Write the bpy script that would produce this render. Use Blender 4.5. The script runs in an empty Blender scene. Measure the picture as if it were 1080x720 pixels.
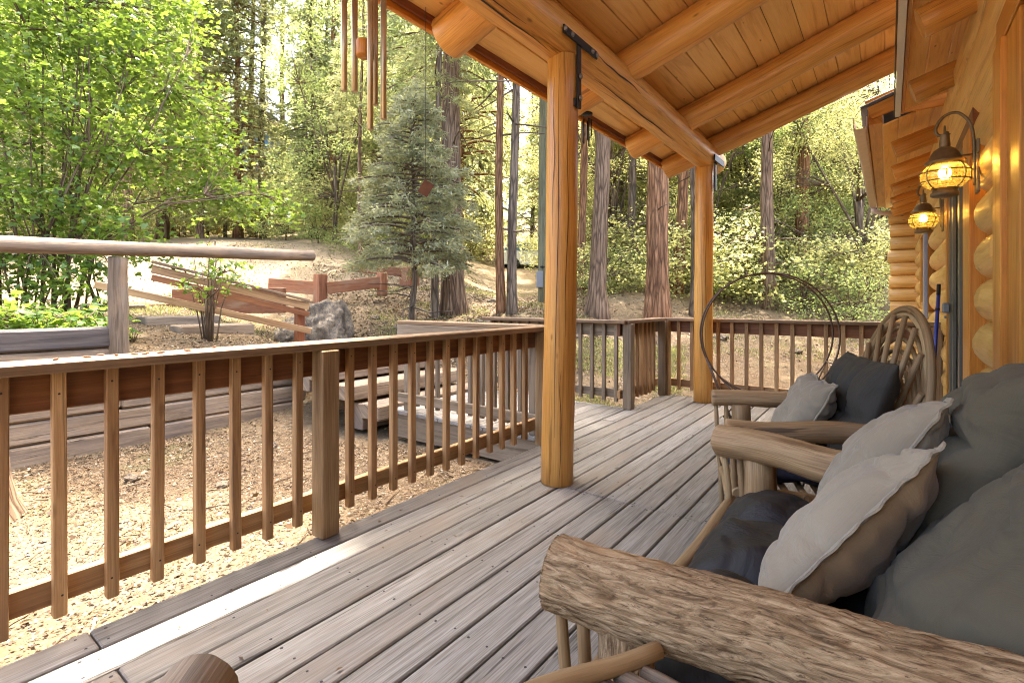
SUN_E, SKY_E, EXPO, LAMP_E = 2.0, .15, 3.5, 38.0
import bpy, math, random
import numpy as np
from mathutils import Vector, Matrix, noise as mn
random.seed(7); rng = np.random.default_rng(7)
S = bpy.context.scene
COL = S.collection
# ---------------------------------------------------------------- camera model of the photograph
F, HZ, CH = 530.0, 318.0, 1.11          # focal length in px of 1080, horizon row, eye height
def P(u, zc):
    """ground position of a photo column u at depth zc"""
    xc = zc*(u-540.0)/F
    return (.8*xc-.6*zc, .6*xc+.8*zc)
def Q(u, v, zc):
    x, y = P(u, zc)
    return Vector((x, y, CH-(v-HZ)*zc/F))
V = Vector

# ---------------------------------------------------------------- tagging
def tag(o, label=None, cat=None, group=None, kind=None):
    if label: o['label'] = label
    if cat: o['category'] = cat
    if group: o['group'] = group
    if kind: o['kind'] = kind
    return o
def empty(name, loc, label=None, cat=None, group=None, kind=None, rz=0.0):
    o = bpy.data.objects.new(name, None); o.empty_display_size = .1
    COL.objects.link(o); o.location = loc; o.rotation_euler = (0, 0, rz)
    return tag(o, label, cat, group, kind)
def root_loc(o):
    l = V((0, 0, 0))
    while o is not None:
        l = l+V(o.location); o = o.parent
    return l
def copy_tree(o, parent=None):
    c = o.copy(); COL.objects.link(c)
    if parent is not None: c.parent = parent
    for ch in o.children: copy_tree(ch, c)
    return c

# ---------------------------------------------------------------- mesh builder with wood-grain UVs (u along, v across, metres)
class MB:
    def __init__(s): s.v = []; s.f = []; s.uv = []; s.sm = []
    def face(s, idx, uvs, smooth=False):
        s.f.append(idx); s.uv.extend(uvs); s.sm.append(smooth)
    def rings(s, rings, us, vs, smooth=True, cap=True, ou=None, ov=None):
        """rings: list of lists of points (closed loops); us: u per ring; vs: list (n+1) of v per point"""
        ou = random.uniform(0, 60) if ou is None else ou; ov = random.uniform(0, 60) if ov is None else ov
        n = len(rings[0]); b = len(s.v)
        for r in rings: s.v.extend([tuple(p) for p in r])
        for i in range(len(rings)-1):
            for j in range(n):
                k = (j+1) % n
                s.face((b+i*n+j, b+i*n+k, b+(i+1)*n+k, b+(i+1)*n+j),
                       [(ou+us[i], ov+vs[j]), (ou+us[i], ov+vs[j+1]), (ou+us[i+1], ov+vs[j+1]), (ou+us[i+1], ov+vs[j])], smooth)
        if cap:
            for i, rev in ((0, True), (len(rings)-1, False)):
                idx = list(range(b+i*n, b+(i+1)*n)); r = rings[i]
                c = sum((V(p) for p in r), V())/n
                uv = [(ou+us[i]+.15*(math.cos(2*math.pi*j/n)*(V(r[j])-c).length), ov+math.sin(2*math.pi*j/n)*(V(r[j])-c).length) for j in range(n)]
                if rev: idx = idx[::-1]; uv = uv[::-1]
                s.face(tuple(idx), uv, False)
    def board(s, p0, p1, w, t, up=(0, 0, 1), ch=.004, bow=0.0):
        """board from p0 to p1, width w (side axis), thickness t along up"""
        p0, p1 = V(p0), V(p1); d = (p1-p0); L = d.length; d.normalize()
        up = V(up); up = (up-d*up.dot(d)).normalized(); side = d.cross(up)
        hw, ht = w/2, t/2; ch = min(ch, hw*.45, ht*.45)
        def ring(c, k):
            a, b2 = hw-k, ht-k; e = ch
            pts = [(a-e, -b2), (a, -b2+e), (a, b2-e), (a-e, b2), (-a+e, b2), (-a, b2-e), (-a, -b2+e), (-a+e, -b2)]
            return [c+side*x+up*y for x, y in pts]
        e = min(ch, L*.2)
        st = [(0, e*.7), (e, 0), (L-e, 0), (L, e*.7)]
        vs = [0, .003, t, t+.003, t+w, t+w+.003, 2*t+w, 2*t+w+.003, 2*t+2*w]
        vs = [0]
        r0 = ring(V(), 0)
        for j in range(8): vs.append(vs[-1]+(r0[(j+1) % 8]-r0[j]).length)
        s.rings([ring(p0+d*x, k) for x, k in st], [x for x, _ in st], vs, smooth=False)
    def box(s, lo, hi, ch=.004):
        lo, hi = V(lo), V(hi); c = (lo+hi)/2; d = hi-lo
        ax = max(range(3), key=lambda i: d[i])
        p0, p1 = c.copy(), c.copy(); p0[ax] = lo[ax]; p1[ax] = hi[ax]
        if ax == 2: s.board(p0, p1, d[0], d[1], up=(0, 1, 0), ch=ch)
        elif ax == 0: s.board(p0, p1, d[1], d[2], ch=ch)
        else: s.board(p0, p1, d[0], d[2], ch=ch)
    def tube(s, pts, radii, n=12, wob=0.0, wf=3.0, cap=True, rnd=0.0, seed=None, flat=1.0, rough=0.0):
        pts = [V(p) for p in pts]
        if not hasattr(radii, '__len__'): radii = [radii]*len(pts)
        seed = random.uniform(0, 100) if seed is None else seed
        tang = []
        for i in range(len(pts)):
            a = pts[max(0, i-1)]; b = pts[min(len(pts)-1, i+1)]; tang.append((b-a).normalized())
        ref = V((0, 0, 1)) if abs(tang[0].z) < .9 else V((1, 0, 0))
        nx = (ref-tang[0]*ref.dot(tang[0])).normalized()
        L = [0.0]
        for i in range(1, len(pts)): L.append(L[-1]+(pts[i]-pts[i-1]).length)
        rings = []; us = []
        rmax = max(radii)
        for i, p in enumerate(pts):
            t = tang[i]; nx = (nx-t*nx.dot(t)).normalized(); ny = t.cross(nx)
            def ring(r, off=0.0):
                out = []
                for j in range(n):
                    a = 2*math.pi*j/n; ca, sa = math.cos(a), math.sin(a)
                    k = 1.0
                    if wob: k += wob*mn.noise(V((ca*1.3+seed, sa*1.3, L[i]*wf+seed)))+wob*.5*mn.noise(V((ca*3+seed, sa*3, L[i]*wf*2.3)))
                    if rough:
                        q = V((ca*5+seed, sa*5, L[i]*9)); k += rough*(.5-abs(mn.noise(q+V((0, 0, 2*mn.noise(q*.5))))))*1.4+rough*.45*mn.noise(V((ca*16, sa*16+seed, L[i]*38)))
                    out.append(p+t*off+(nx*ca*flat+ny*sa)*r*k)
                return out
            if rnd and i == 0:
                rings.append(ring(radii[i]*(1-rnd*.5), 0)); us.append(L[i]-.001)
                rings.append(ring(radii[i], rmax*rnd*.4)); us.append(L[i])
            elif rnd and i == len(pts)-1:
                rings.append(ring(radii[i], -rmax*rnd*.4)); us.append(L[i])
                rings.append(ring(radii[i]*(1-rnd*.5), 0)); us.append(L[i]+.001)
            else:
                rings.append(ring(radii[i])); us.append(L[i])
        vs = [2*math.pi*rmax*j/n for j in range(n+1)]
        s.rings(rings, us, vs, True, cap)
    def log(s, p0, p1, r0, r1=None, n=16, segs=10, wob=.04, bend=.008, rnd=.25, wf=3.0, rough=0.0):
        r1 = r0 if r1 is None else r1
        p0, p1 = V(p0), V(p1); d = p1-p0; sd = random.uniform(0, 90)
        ref = V((0, 0, 1)) if abs(d.normalized().z) < .9 else V((1, 0, 0))
        a = d.cross(ref).normalized(); b = d.cross(a).normalized()
        pts = []; rr = []
        for i in range(segs+1):
            t = i/segs; w = math.sin(math.pi*t)
            pts.append(p0+d*t+(a*mn.noise(V((sd, t*2.2, 0)))+b*mn.noise(V((sd, t*2.2, 9))))*bend*2*w)
            rr.append(r0+(r1-r0)*t)
        s.tube(pts, rr, n, wob, wf, True, rnd, sd, rough=rough)
    def lathe(s, prof, c, axis=(0, 0, 1), n=24, cap=True):
        c = V(c); q = V((0, 0, 1)).rotation_difference(V(axis))
        rings = []; us = [0.0]
        for i, (r, z) in enumerate(prof):
            rings.append([c+q @ V((r*math.cos(2*math.pi*j/n), r*math.sin(2*math.pi*j/n), z)) for j in range(n)])
            if i: us.append(us[-1]+math.hypot(r-prof[i-1][0], z-prof[i-1][1]))
        rm = max(r for r, _ in prof)
        s.rings(rings, us, [2*math.pi*rm*j/n for j in range(n+1)], True, cap)
    def build(s, name, mat, parent=None, local=False, kind=None, label=None, sharp=40):
        me = bpy.data.meshes.new(name)
        v = np.array([tuple(p) for p in s.v], dtype=np.float32).reshape(-1, 3)
        if parent is not None and not local: v = v-np.array(root_loc(parent), dtype=np.float32)
        me.from_pydata([], [], []) if False else None
        me.from_pydata(v.tolist(), [], s.f)
        uv = me.uv_layers.new(name='UVMap')
        uv.data.foreach_set('uv', np.array(s.uv, dtype=np.float32).ravel())
        me.polygons.foreach_set('use_smooth', np.array(s.sm, dtype=bool))
        if mat is not None: me.materials.append(mat)
        me.update()
        o = bpy.data.objects.new(name, me); COL.objects.link(o)
        if parent is not None: o.parent = parent
        if kind: o['kind'] = kind
        if label: o['label'] = label
        return o

def quads_mesh(name, verts, mat, uvs, parent=None, nper=4):
    """verts (N*nper,3) faces of nper verts; uvs (N,2) constant per face"""
    me = bpy.data.meshes.new(name); N = len(verts)//nper
    me.vertices.add(N*nper); me.vertices.foreach_set('co', np.ascontiguousarray(verts, dtype=np.float32).ravel())
    me.loops.add(N*nper); me.loops.foreach_set('vertex_index', np.arange(N*nper, dtype=np.int32))
    me.polygons.add(N)
    me.polygons.foreach_set('loop_start', np.arange(0, N*nper, nper, dtype=np.int32))
    me.polygons.foreach_set('loop_total', np.full(N, nper, dtype=np.int32))
    l = me.uv_layers.new(name='UVMap')
    l.data.foreach_set('uv', np.repeat(uvs.astype(np.float32), nper, axis=0).ravel())
    me.materials.append(mat); me.update(calc_edges=True); me.validate()
    o = bpy.data.objects.new(name, me); COL.objects.link(o)
    if parent is not None: o.parent = parent
    return o

# ---------------------------------------------------------------- materials
class NT:
    def __init__(s, name):
        s.m = bpy.data.materials.new(name); s.m.use_nodes = True
        s.t = s.m.node_tree; s.t.nodes.clear()
        s.out = s.n('ShaderNodeOutputMaterial')
    def n(s, typ, **kw):
        x = s.t.nodes.new(typ)
        for k, v in kw.items():
            if hasattr(x, k): setattr(x, k, v)
        return x
    def l(s, a, b): s.t.links.new(a, b)
    def val(s, sock, v):
        if hasattr(v, 'is_linked') or isinstance(v, bpy.types.NodeSocket): s.l(v, sock)
        elif isinstance(v, (tuple, list)) and len(v) == 3 and sock.type == 'RGBA': sock.default_value = (*v, 1)
        else: sock.default_value = v
    def coord(s, kind='UV', scale=(1, 1, 1), rot=(0, 0, 0)):
        c = s.n('ShaderNodeTexCoord'); m = s.n('ShaderNodeMapping')
        s.l(c.outputs[kind], m.inputs[0]); m.inputs['Scale'].default_value = scale; m.inputs['Rotation'].default_value = rot
        return m.outputs[0]
    def noise(s, vec, scale=1, detail=4, rough=.55, dist=0):
        x = s.n('ShaderNodeTexNoise'); s.l(vec, x.inputs['Vector'])
        x.inputs['Scale'].default_value = scale; x.inputs['Detail'].default_value = detail
        x.inputs['Roughness'].default_value = rough; x.inputs['Distortion'].default_value = dist
        return x.outputs['Fac']
    def voro(s, vec, scale=1, feature='F1', out='Distance', rand=1.0):
        x = s.n('ShaderNodeTexVoronoi', feature=feature); s.l(vec, x.inputs['Vector'])
        x.inputs['Scale'].default_value = scale; x.inputs['Randomness'].default_value = rand
        return x.outputs[out]
    def ramp(s, fac, stops, interp='LINEAR'):
        x = s.n('ShaderNodeValToRGB'); x.color_ramp.interpolation = interp; e = x.color_ramp.elements
        while len(e) < len(stops): e.new(.5)
        for i, (p, c) in enumerate(stops):
            e[i].position = p
            e[i].color = (c, c, c, 1) if not isinstance(c, (tuple, list)) else (*c, 1)
        s.l(fac, x.inputs[0]); return x.outputs[0]
    def mix(s, fac, a, b, mode='MIX'):
        x = s.n('ShaderNodeMix', data_type='RGBA', blend_type=mode)
        s.val(x.inputs[0], fac); s.val(x.inputs[6], a); s.val(x.inputs[7], b); return x.outputs[2]
    def math(s, op, a, b=None):
        x = s.n('ShaderNodeMath', operation=op); s.val(x.inputs[0], a)
        if b is not None: s.val(x.inputs[1], b)
        return x.outputs[0]
    def bump(s, h, strength=.3, dist=.01, normal=None):
        x = s.n('ShaderNodeBump'); s.l(h, x.inputs['Height']); x.inputs['Strength'].default_value = strength
        x.inputs['Distance'].default_value = dist
        if normal: s.l(normal, x.inputs['Normal'])
        return x.outputs[0]
    def bsdf(s, color, rough=.6, normal=None, metal=0.0, spec=.5, **kw):
        b = s.n('ShaderNodeBsdfPrincipled')
        s.val(b.inputs['Base Color'], color); s.val(b.inputs['Roughness'], rough); b.inputs['Metallic'].default_value = metal
        b.inputs['Specular IOR Level'].default_value = spec
        if normal is not None: s.l(normal, b.inputs['Normal'])
        for k, v in kw.items(): s.val(b.inputs[k], v)
        return b.outputs[0]
    def done(s, sh): s.l(sh, s.out.inputs[0]); return s.m

def wood(name, light, mid, dark, rough=.5, grain=1.0, knots=.5, bump=.25, crack=0.0, patch=.5, stain=None, spec=.4, gs=(1.1, 16), tonev=.25, ks=(2.6, 7.5)):
    t = NT(name)
    g = t.noise(t.coord('UV', (gs[0], gs[1], 1)), 1, 6, .6, 1.2)
    fine = t.noise(t.coord('UV', (4.5, 210, 1)), 1, 4, .7)
    tone = t.noise(t.coord('UV', (.11, .11, 1)), 1, 1, .5)
    big = t.noise(t.coord('UV', (.55, 2.3, 1)), 1, 3, .5)
    c = t.ramp(g, [(.28, dark), (.47, mid), (.72, light)])
    c = t.mix(t.math('MULTIPLY', t.ramp(big, [(.35, 0.0), (.65, 1.0)]), patch), c, t.mix(.55, c, mid, 'MULTIPLY'))
    c = t.mix(t.math('MULTIPLY', t.ramp(fine, [(.4, 1.0), (.6, 0.0)]), .42*grain), c, t.mix(1.0, c, (.55, .48, .42), 'MULTIPLY'))
    c = t.mix(1.0, c, t.ramp(tone, [(.3, (1-tonev*1.0,)*3), (.7, (1+tonev*.25,)*3)]), 'MULTIPLY')
    h = t.mix(.6, g, fine)
    if knots > 0:
        k = t.voro(t.coord('UV', (ks[0], ks[1], 1)), 1)
        kf = t.ramp(k, [(.03, 1.0), (.085, 0.0)])
        ring = t.ramp(k, [(.07, 0.0), (.12, .5), (.2, 0.0)])
        c = t.mix(t.math('MULTIPLY', ring, knots*.6), c, mid)
        c = t.mix(t.math('MULTIPLY', kf, knots), c, tuple(x*.35 for x in dark))
    if stain is not None:
        sn = t.noise(t.coord('UV', (1.3, 4, 1)), 1, 5, .65)
        c = t.mix(t.ramp(sn, [(.5, 0.0), (.68, .75)]), c, stain)
    nb = h
    if crack > 0:
        w = t.noise(t.coord('UV', (.9, 26, 1)), 1, 4, .7, .6)
        cr = t.ramp(w, [(.345, 1.0), (.385, 0.0)])
        c = t.mix(t.math('MULTIPLY', cr, crack), c, tuple(x*.25 for x in dark))
        nb = t.mix(t.math('MULTIPLY', cr, crack), h, (0, 0, 0))
    return t.done(t.bsdf(c, rough, t.bump(nb, bump, .006), spec=spec))

M = {}
M['log'] = wood('varnished_log', (.84, .48, .135), (.73, .375, .09), (.42, .16, .026), .34, 1, .8, .2, .55, .45, gs=(1.0, 20), ks=(3.0, 8))
M['ceiling'] = wood('ceiling_pine', (.93, .62, .23), (.88, .545, .18), (.66, .33, .085), .36, .5, .95, .12, 0, .25, tonev=.12, ks=(3.6, 10))
M['walllog'] = wood('wall_log', (.88, .59, .22), (.80, .49, .15), (.54, .28, .065), .40, .8, .7, .18, .4, .4, gs=(1.0, 18))
M['trim'] = wood('trim_orange', (.78, .385, .075), (.66, .285, .042), (.42, .145, .018), .4, .8, .3, .12, .2, .4)
M['redtrim'] = wood('fascia_red_brown', (.34, .13, .04), (.24, .075, .025), (.12, .03, .012), .5, 1, .1, .2)
M['deck'] = wood('deck_weathered', (.405, .388, .35), (.305, .29, .26), (.155, .142, .122), .62, 1.9, .8, .5, .75, .45, stain=(.22, .175, .13), spec=.35, gs=(1.3, 42), tonev=.38)
M['rail'] = wood('rail_stained', (.60, .40, .195), (.47, .285, .125), (.22, .115, .045), .55, 1.4, .65, .25, .5, .6, stain=(.25, .135, .06), gs=(1.2, 26), tonev=.34)
M['railpost'] = wood('rail_post_stained', (.48, .34, .18), (.35, .225, .105), (.16, .088, .04), .6, 1.5, .65, .3, .7, .6, gs=(1.1, 24))
M['railcap'] = wood('rail_cap_weathered', (.31, .215, .12), (.235, .15, .08), (.12, .068, .033), .6, 1.4, .5, .3, .55, .6, stain=(.28, .165, .08), gs=(1.1, 26))
M['railboard'] = wood('rail_board_red', (.33, .14, .05), (.23, .088, .028), (.11, .038, .013), .55, 1, .3, .2, .2, .5)
M['railgrey'] = wood('rail_grey_brown', (.34, .27, .19), (.245, .185, .12), (.12, .085, .05), .65, 1, .4, .3, .4, .6)
M['timber'] = wood('timber_grey', (.46, .36, .25), (.33, .25, .165), (.13, .092, .06), .8, 1.5, .5, .6, .9, .8, stain=(.13, .10, .085))
M['timberblk'] = wood('timber_dark', (.22, .19, .165), (.12, .10, .09), (.05, .042, .038), .8, 1.2, .3, .5, .8, .8, stain=(.05, .05, .055))
M['redtimber'] = wood('timber_red', (.43, .205, .105), (.33, .14, .068), (.17, .065, .032), .75, 1, .3, .4, .4, .6, stain=(.33, .21, .13))
M['greylog'] = wood('log_rail_grey', (.34, .275, .20), (.23, .175, .12), (.09, .065, .042), .75, 1.8, .6, .6, .9, .7, stain=(.30, .20, .11), gs=(1.2, 30))
M['twig'] = wood('peeled_twig', (.50, .365, .195), (.36, .245, .12), (.17, .10, .045), .6, 1, .4, .35, .3, .7)
M['armlog'] = wood('peeled_arm_log', (.54, .385, .205), (.40, .26, .125), (.15, .082, .035), .58, 1.6, .7, .6, .8, .6, stain=(.27, .19, .115), gs=(1.4, 30))

def bark_arm():
    t = NT('rough_bark_arm')
    n1 = t.noise(t.coord('UV', (15, 85, 1)), 1, 8, .75, 1.3)
    n3 = t.noise(t.coord('UV', (4, 24, 1)), 1, 5, .65, .8)
    n4 = t.noise(t.coord('UV', (34, 190, 1)), 1, 4, .7, .8)
    n2 = t.noise(t.coord('UV', (2.2, 6, 1)), 1, 4, .6)
    v = t.voro(t.coord('UV', (20, 110, 1)), 1, 'F1'); vv = t.ramp(v, [(.1, 1.0), (.75, 0.0)])
    c = t.ramp(n1, [(.34, (.10, .062, .032)), (.45, (.27, .18, .095)), (.56, (.42, .30, .17)), (.70, (.60, .45, .28))])
    c = t.mix(t.ramp(n3, [(.36, .8), (.46, 0.0)]), c, t.mix(1.0, c, (.42, .36, .30), 'MULTIPLY'))
    c = t.mix(t.ramp(n4, [(.36, .8), (.44, 0.0)]), c, (.085, .05, .027))
    c = t.mix(t.ramp(n2, [(.54, 0.0), (.64, .5)]), c, (.50, .32, .16))
    h = t.mix(.5, vv, n1); h = t.mix(.35, h, n4)
    return t.done(t.bsdf(c, .8, t.bump(h, 1.0, .010), spec=.2))
M['barkarm'] = bark_arm()

def bark(name, light, mid, dark, along=2.2, around=11, strength=.9):
    t = NT(name)
    n0 = t.noise(t.coord('UV', (along, around, 1)), 1, 6, .62, .6)
    v = t.voro(t.coord('UV', (along*.7, around*.9, 1)), 1, 'DISTANCE_TO_EDGE')
    n2 = t.noise(t.coord('UV', (.5, 1.2, 1)), 1, 3, .5)
    c = t.ramp(n0, [(.3, dark), (.5, mid), (.72, light)])
    c = t.mix(t.ramp(v, [(0, .75), (.14, 0.0)]), c, tuple(x*.45 for x in dark))
    c = t.mix(t.ramp(n2, [(.45, 0.0), (.65, .5)]), c, t.mix(1.0, c, (.75, .72, .7), 'MULTIPLY'))
    h = t.mix(.5, t.ramp(v, [(0, 0.0), (.3, 1.0)]), n0)
    return t.done(t.bsdf(c, .85, t.bump(h, strength, .04), spec=.2))
M['bark'] = bark('bark_grey_brown', (.34, .24, .155), (.215, .14, .085), (.08, .048, .028))
M['barkred'] = bark('bark_cedar_red', (.42, .24, .125), (.285, .145, .07), (.105, .05, .024))
M['barkgrey'] = bark('bark_grey', (.28, .22, .155), (.175, .13, .088), (.07, .05, .034))
M['barkmaple'] = bark('bark_stem', (.26, .19, .12), (.16, .11, .065), (.07, .045, .028), 3, 20, .4)

def leafm(name, cols, trans, tf=.5, rough=.45):
    """cols: leaf colours picked by the leaf's own random number; trans: light let through"""
    t = NT(name)
    uv = t.n('ShaderNodeTexCoord'); sp = t.n('ShaderNodeSeparateXYZ'); t.l(uv.outputs['UV'], sp.inputs[0])
    n = len(cols)
    c = t.ramp(sp.outputs[0], [(i/(n-1), cols[i]) for i in range(n)])
    tr = t.ramp(sp.outputs[1], [(0, tuple(x*.65 for x in trans)), (1, tuple(min(1, x*1.25) for x in trans))])
    d = t.bsdf(c, rough, spec=.35)
    tl = t.n('ShaderNodeBsdfTranslucent'); t.l(tr, tl.inputs['Color'])
    mx = t.n('ShaderNodeMixShader'); mx.inputs[0].default_value = tf
    t.l(d, mx.inputs[1]); t.l(tl.outputs[0], mx.inputs[2])
    return t.done(mx.outputs[0])
M['maple'] = leafm('leaf_maple', [(.035, .085, .02), (.06, .125, .025), (.085, .16, .03), (.12, .20, .04), (.11, .17, .07)], (.30, .41, .05), .48, .35)
M['conifer'] = leafm('needles_green', [(.06, .085, .035), (.09, .115, .045), (.12, .14, .06), (.16, .16, .08)], (.43, .49, .18), .52)
M['conifer2'] = leafm('needles_olive', [(.07, .085, .04), (.11, .12, .055), (.15, .15, .07), (.19, .175, .09)], (.52, .53, .20), .54)
M['oak'] = leafm('leaf_oak', [(.05, .075, .025), (.12, .15, .05), (.19, .21, .085), (.27, .26, .13)], (.66, .64, .24), .58)
M['oak2'] = leafm('leaf_bush', [(.035, .07, .02), (.08, .12, .04), (.12, .16, .06), (.17, .18, .08)], (.50, .58, .17), .52)
M['spruce'] = leafm('needles_blue', [(.05, .06, .028), (.11, .12, .065), (.19, .20, .12), (.34, .335, .23)], (.50, .50, .22), .38)
M['grass'] = leafm('grass_blade', [(.11, .13, .04), (.17, .18, .06), (.26, .23, .10), (.33, .27, .15)], (.4, .4, .13), .4)
M['litter'] = leafm('dry_leaf', [(.035, .02, .01), (.10, .058, .028), (.16, .105, .052), (.22, .155, .085), (.13, .07, .03), (.33, .27, .19)], (.2, .13, .06), .12, .7)

def fabric(name, col, var=.12, scale=900, rough=.9, spec=.15, sheen=.2, tone=None):
    t = NT(name)
    co = t.coord('UV', (1, 1, 1))
    n = t.noise(co, 5, 4, .6); f = t.noise(co, scale, 2, .6)
    wv = t.n('ShaderNodeTexWave', wave_type='BANDS', bands_direction='X'); t.l(co, wv.inputs[0]); wv.inputs['Scale'].default_value = 190
    wv2 = t.n('ShaderNodeTexWave', wave_type='BANDS', bands_direction='Y'); t.l(co, wv2.inputs[0]); wv2.inputs['Scale'].default_value = 190
    w = t.mix(.5, wv.outputs[0], wv2.outputs[0])
    c = t.mix(t.math('MULTIPLY', n, 1.0), tuple(x*(1-var) for x in col), tuple(min(1, x*(1+var)) for x in (tone or col)))
    c = t.mix(t.math('MULTIPLY', w, .22), c, t.mix(1.0, c, (.6, .6, .6), 'MULTIPLY'))
    h = t.mix(.4, w, f)
    wr = t.noise(t.coord('UV', (11, 6, 1)), 1, 5, .6, 1.8)
    b1 = t.bump(wr, .55, .014)
    return t.done(t.bsdf(c, rough, t.bump(h, .25, .0012, b1), spec=spec, **{'Sheen Weight': sheen}))
M['pillow'] = fabric('linen_pale_grey', (.29, .248, .18), .2)
M['pillowshade'] = fabric('linen_shade_brown', (.19, .125, .065), .25)  # back of the front pillow: shade and warm tint put into its colour
M['pillow2'] = fabric('linen_grey', (.25, .213, .153), .2)
M['sage'] = fabric('cotton_grey_green', (.088, .076, .050), .2, spec=.25, sheen=.05)
M['black'] = fabric('cushion_black', (.013, .012, .013), .2, rough=.58, spec=.34, sheen=0)
M['chairback'] = fabric('cushion_charcoal', (.042, .037, .030), .2, rough=.7, spec=.2, sheen=.03)
M['navy'] = fabric('cushion_navy', (.018, .022, .04), .12, rough=.7, spec=.25, sheen=0)

def simple(name, col, rough=.5, metal=0.0, var=.15, bump=.1, sc=40, spec=.5):
    t = NT(name); n = t.noise(t.coord('Object'), sc, 4, .6)
    c = t.mix(n, tuple(x*(1-var) for x in col), tuple(min(1, x*(1+var)) for x in col))
    return t.done(t.bsdf(c, rough, t.bump(n, bump, .003), metal, spec))
M['iron'] = simple('black_iron', (.03, .027, .025), .5, .6)
M['rustwire'] = simple('rusty_wire', (.12, .075, .05), .55, .6, .4)
M['bronze'] = simple('aged_bronze', (.19, .145, .09), .5, .7, .4, .2, 60)
M['chime'] = simple('chime_tube_bronze', (.46, .36, .22), .36, .8, .15, .05, 15)
M['bolt'] = simple('steel_bolt', (.24, .22, .19), .45, .8)
M['nail'] = simple('nail_head', (.035, .03, .027), .7, .3)
M['doormetal'] = simple('door_frame_bronze', (.16, .15, .12), .4, .4, .1, .02)
M['doordark'] = simple('door_screen_dark', (.022, .02, .018), .3, .1, .2, .02)
M['white'] = simple('drip_edge_white', (.62, .62, .58), .5, 0, .05, .02)
M['gutter'] = simple('gutter_weathered', (.55, .45, .38), .55, .1, .2, .06, 12)
M['roof'] = simple('roof_shingle', (.09, .08, .075), .9, 0, .4, .5, 30)
M['bluehandle'] = simple('blue_broom_handle', (.045, .06, .30), .35, .1, .05, .01)
M['brush'] = simple('broom_bristle', (.10, .11, .14), .9, 0, .3, .3, 90)
M['rust'] = simple('rusted_sheet', (.15, .065, .035), .8, .3, .4, .2, 40)
M['cord'] = simple('dark_cord', (.05, .04, .035), .8)
M['tagwhite'] = simple('care_tag_white', (.75, .74, .70), .8, 0, .03)
M['pole'] = wood('utility_pole_green', (.27, .27, .17), (.19, .19, .11), (.09, .09, .05), .8, 1, .1, .3, .6, .6)
M['carpaint'] = simple('car_white', (.72, .74, .78), .25, 0, .02, 0)
M['carglass'] = simple('car_glass', (.10, .16, .24), .08, 0, .1, 0)
M['tyre'] = simple('tyre_black', (.02, .02, .02), .8)
M['housewall'] = simple('house_blue_grey', (.23, .25, .30), .8, 0, .1, .1, 8)
M['housewin'] = simple('house_window_blue', (.16, .30, .60), .15, 0, .1, 0)
M['meter'] = simple('meter_box_grey', (.22, .23, .24), .5, .2)

def amber():
    t = NT('amber_seeded_glass')
    n = t.noise(t.coord('Object'), 55, 2, .5)
    tr = t.n('ShaderNodeBsdfTransparent'); tr.inputs[0].default_value = (.98, .74, .25, 1)
    tl = t.n('ShaderNodeBsdfTranslucent'); tl.inputs[0].default_value = (.98, .66, .14, 1)
    m1 = t.n('ShaderNodeMixShader'); m1.inputs[0].default_value = .22; t.l(tr.outputs[0], m1.inputs[1]); t.l(tl.outputs[0], m1.inputs[2])
    gl = t.n('ShaderNodeBsdfGlossy'); gl.inputs['Roughness'].default_value = .08; gl.inputs[0].default_value = (1, .9, .7, 1)
    t.l(t.bump(n, .3, .01), gl.inputs['Normal'])
    m2 = t.n('ShaderNodeMixShader'); m2.inputs[0].default_value = .07; t.l(m1.outputs[0], m2.inputs[1]); t.l(gl.outputs[0], m2.inputs[2])
    return t.done(m2.outputs[0])
M['amber'] = amber()
def bulbm():
    t = NT('lamp_bulb_lit'); e = t.n('ShaderNodeEmission'); e.inputs[0].default_value = (1, .80, .42, 1); e.inputs[1].default_value = 5
    return t.done(e.outputs[0])
M['bulb'] = bulbm()

def rockm():
    t = NT('boulder_granite'); co = t.coord('Object')
    n = t.noise(co, 3, 8, .7, .4); v = t.voro(co, 9, 'DISTANCE_TO_EDGE'); n2 = t.noise(co, 24, 5, .7)
    c = t.ramp(n, [(.33, (.045, .034, .022)), (.47, (.15, .115, .075)), (.6, (.29, .225, .145)), (.75, (.44, .35, .235))])
    c = t.mix(t.ramp(n2, [(.38, .8), (.5, 0.0)]), c, (.07, .068, .07))
    return t.done(t.bsdf(c, .85, t.bump(t.mix(.5, n, n2), .9, .05), spec=.2))
M['rock'] = rockm()

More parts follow.
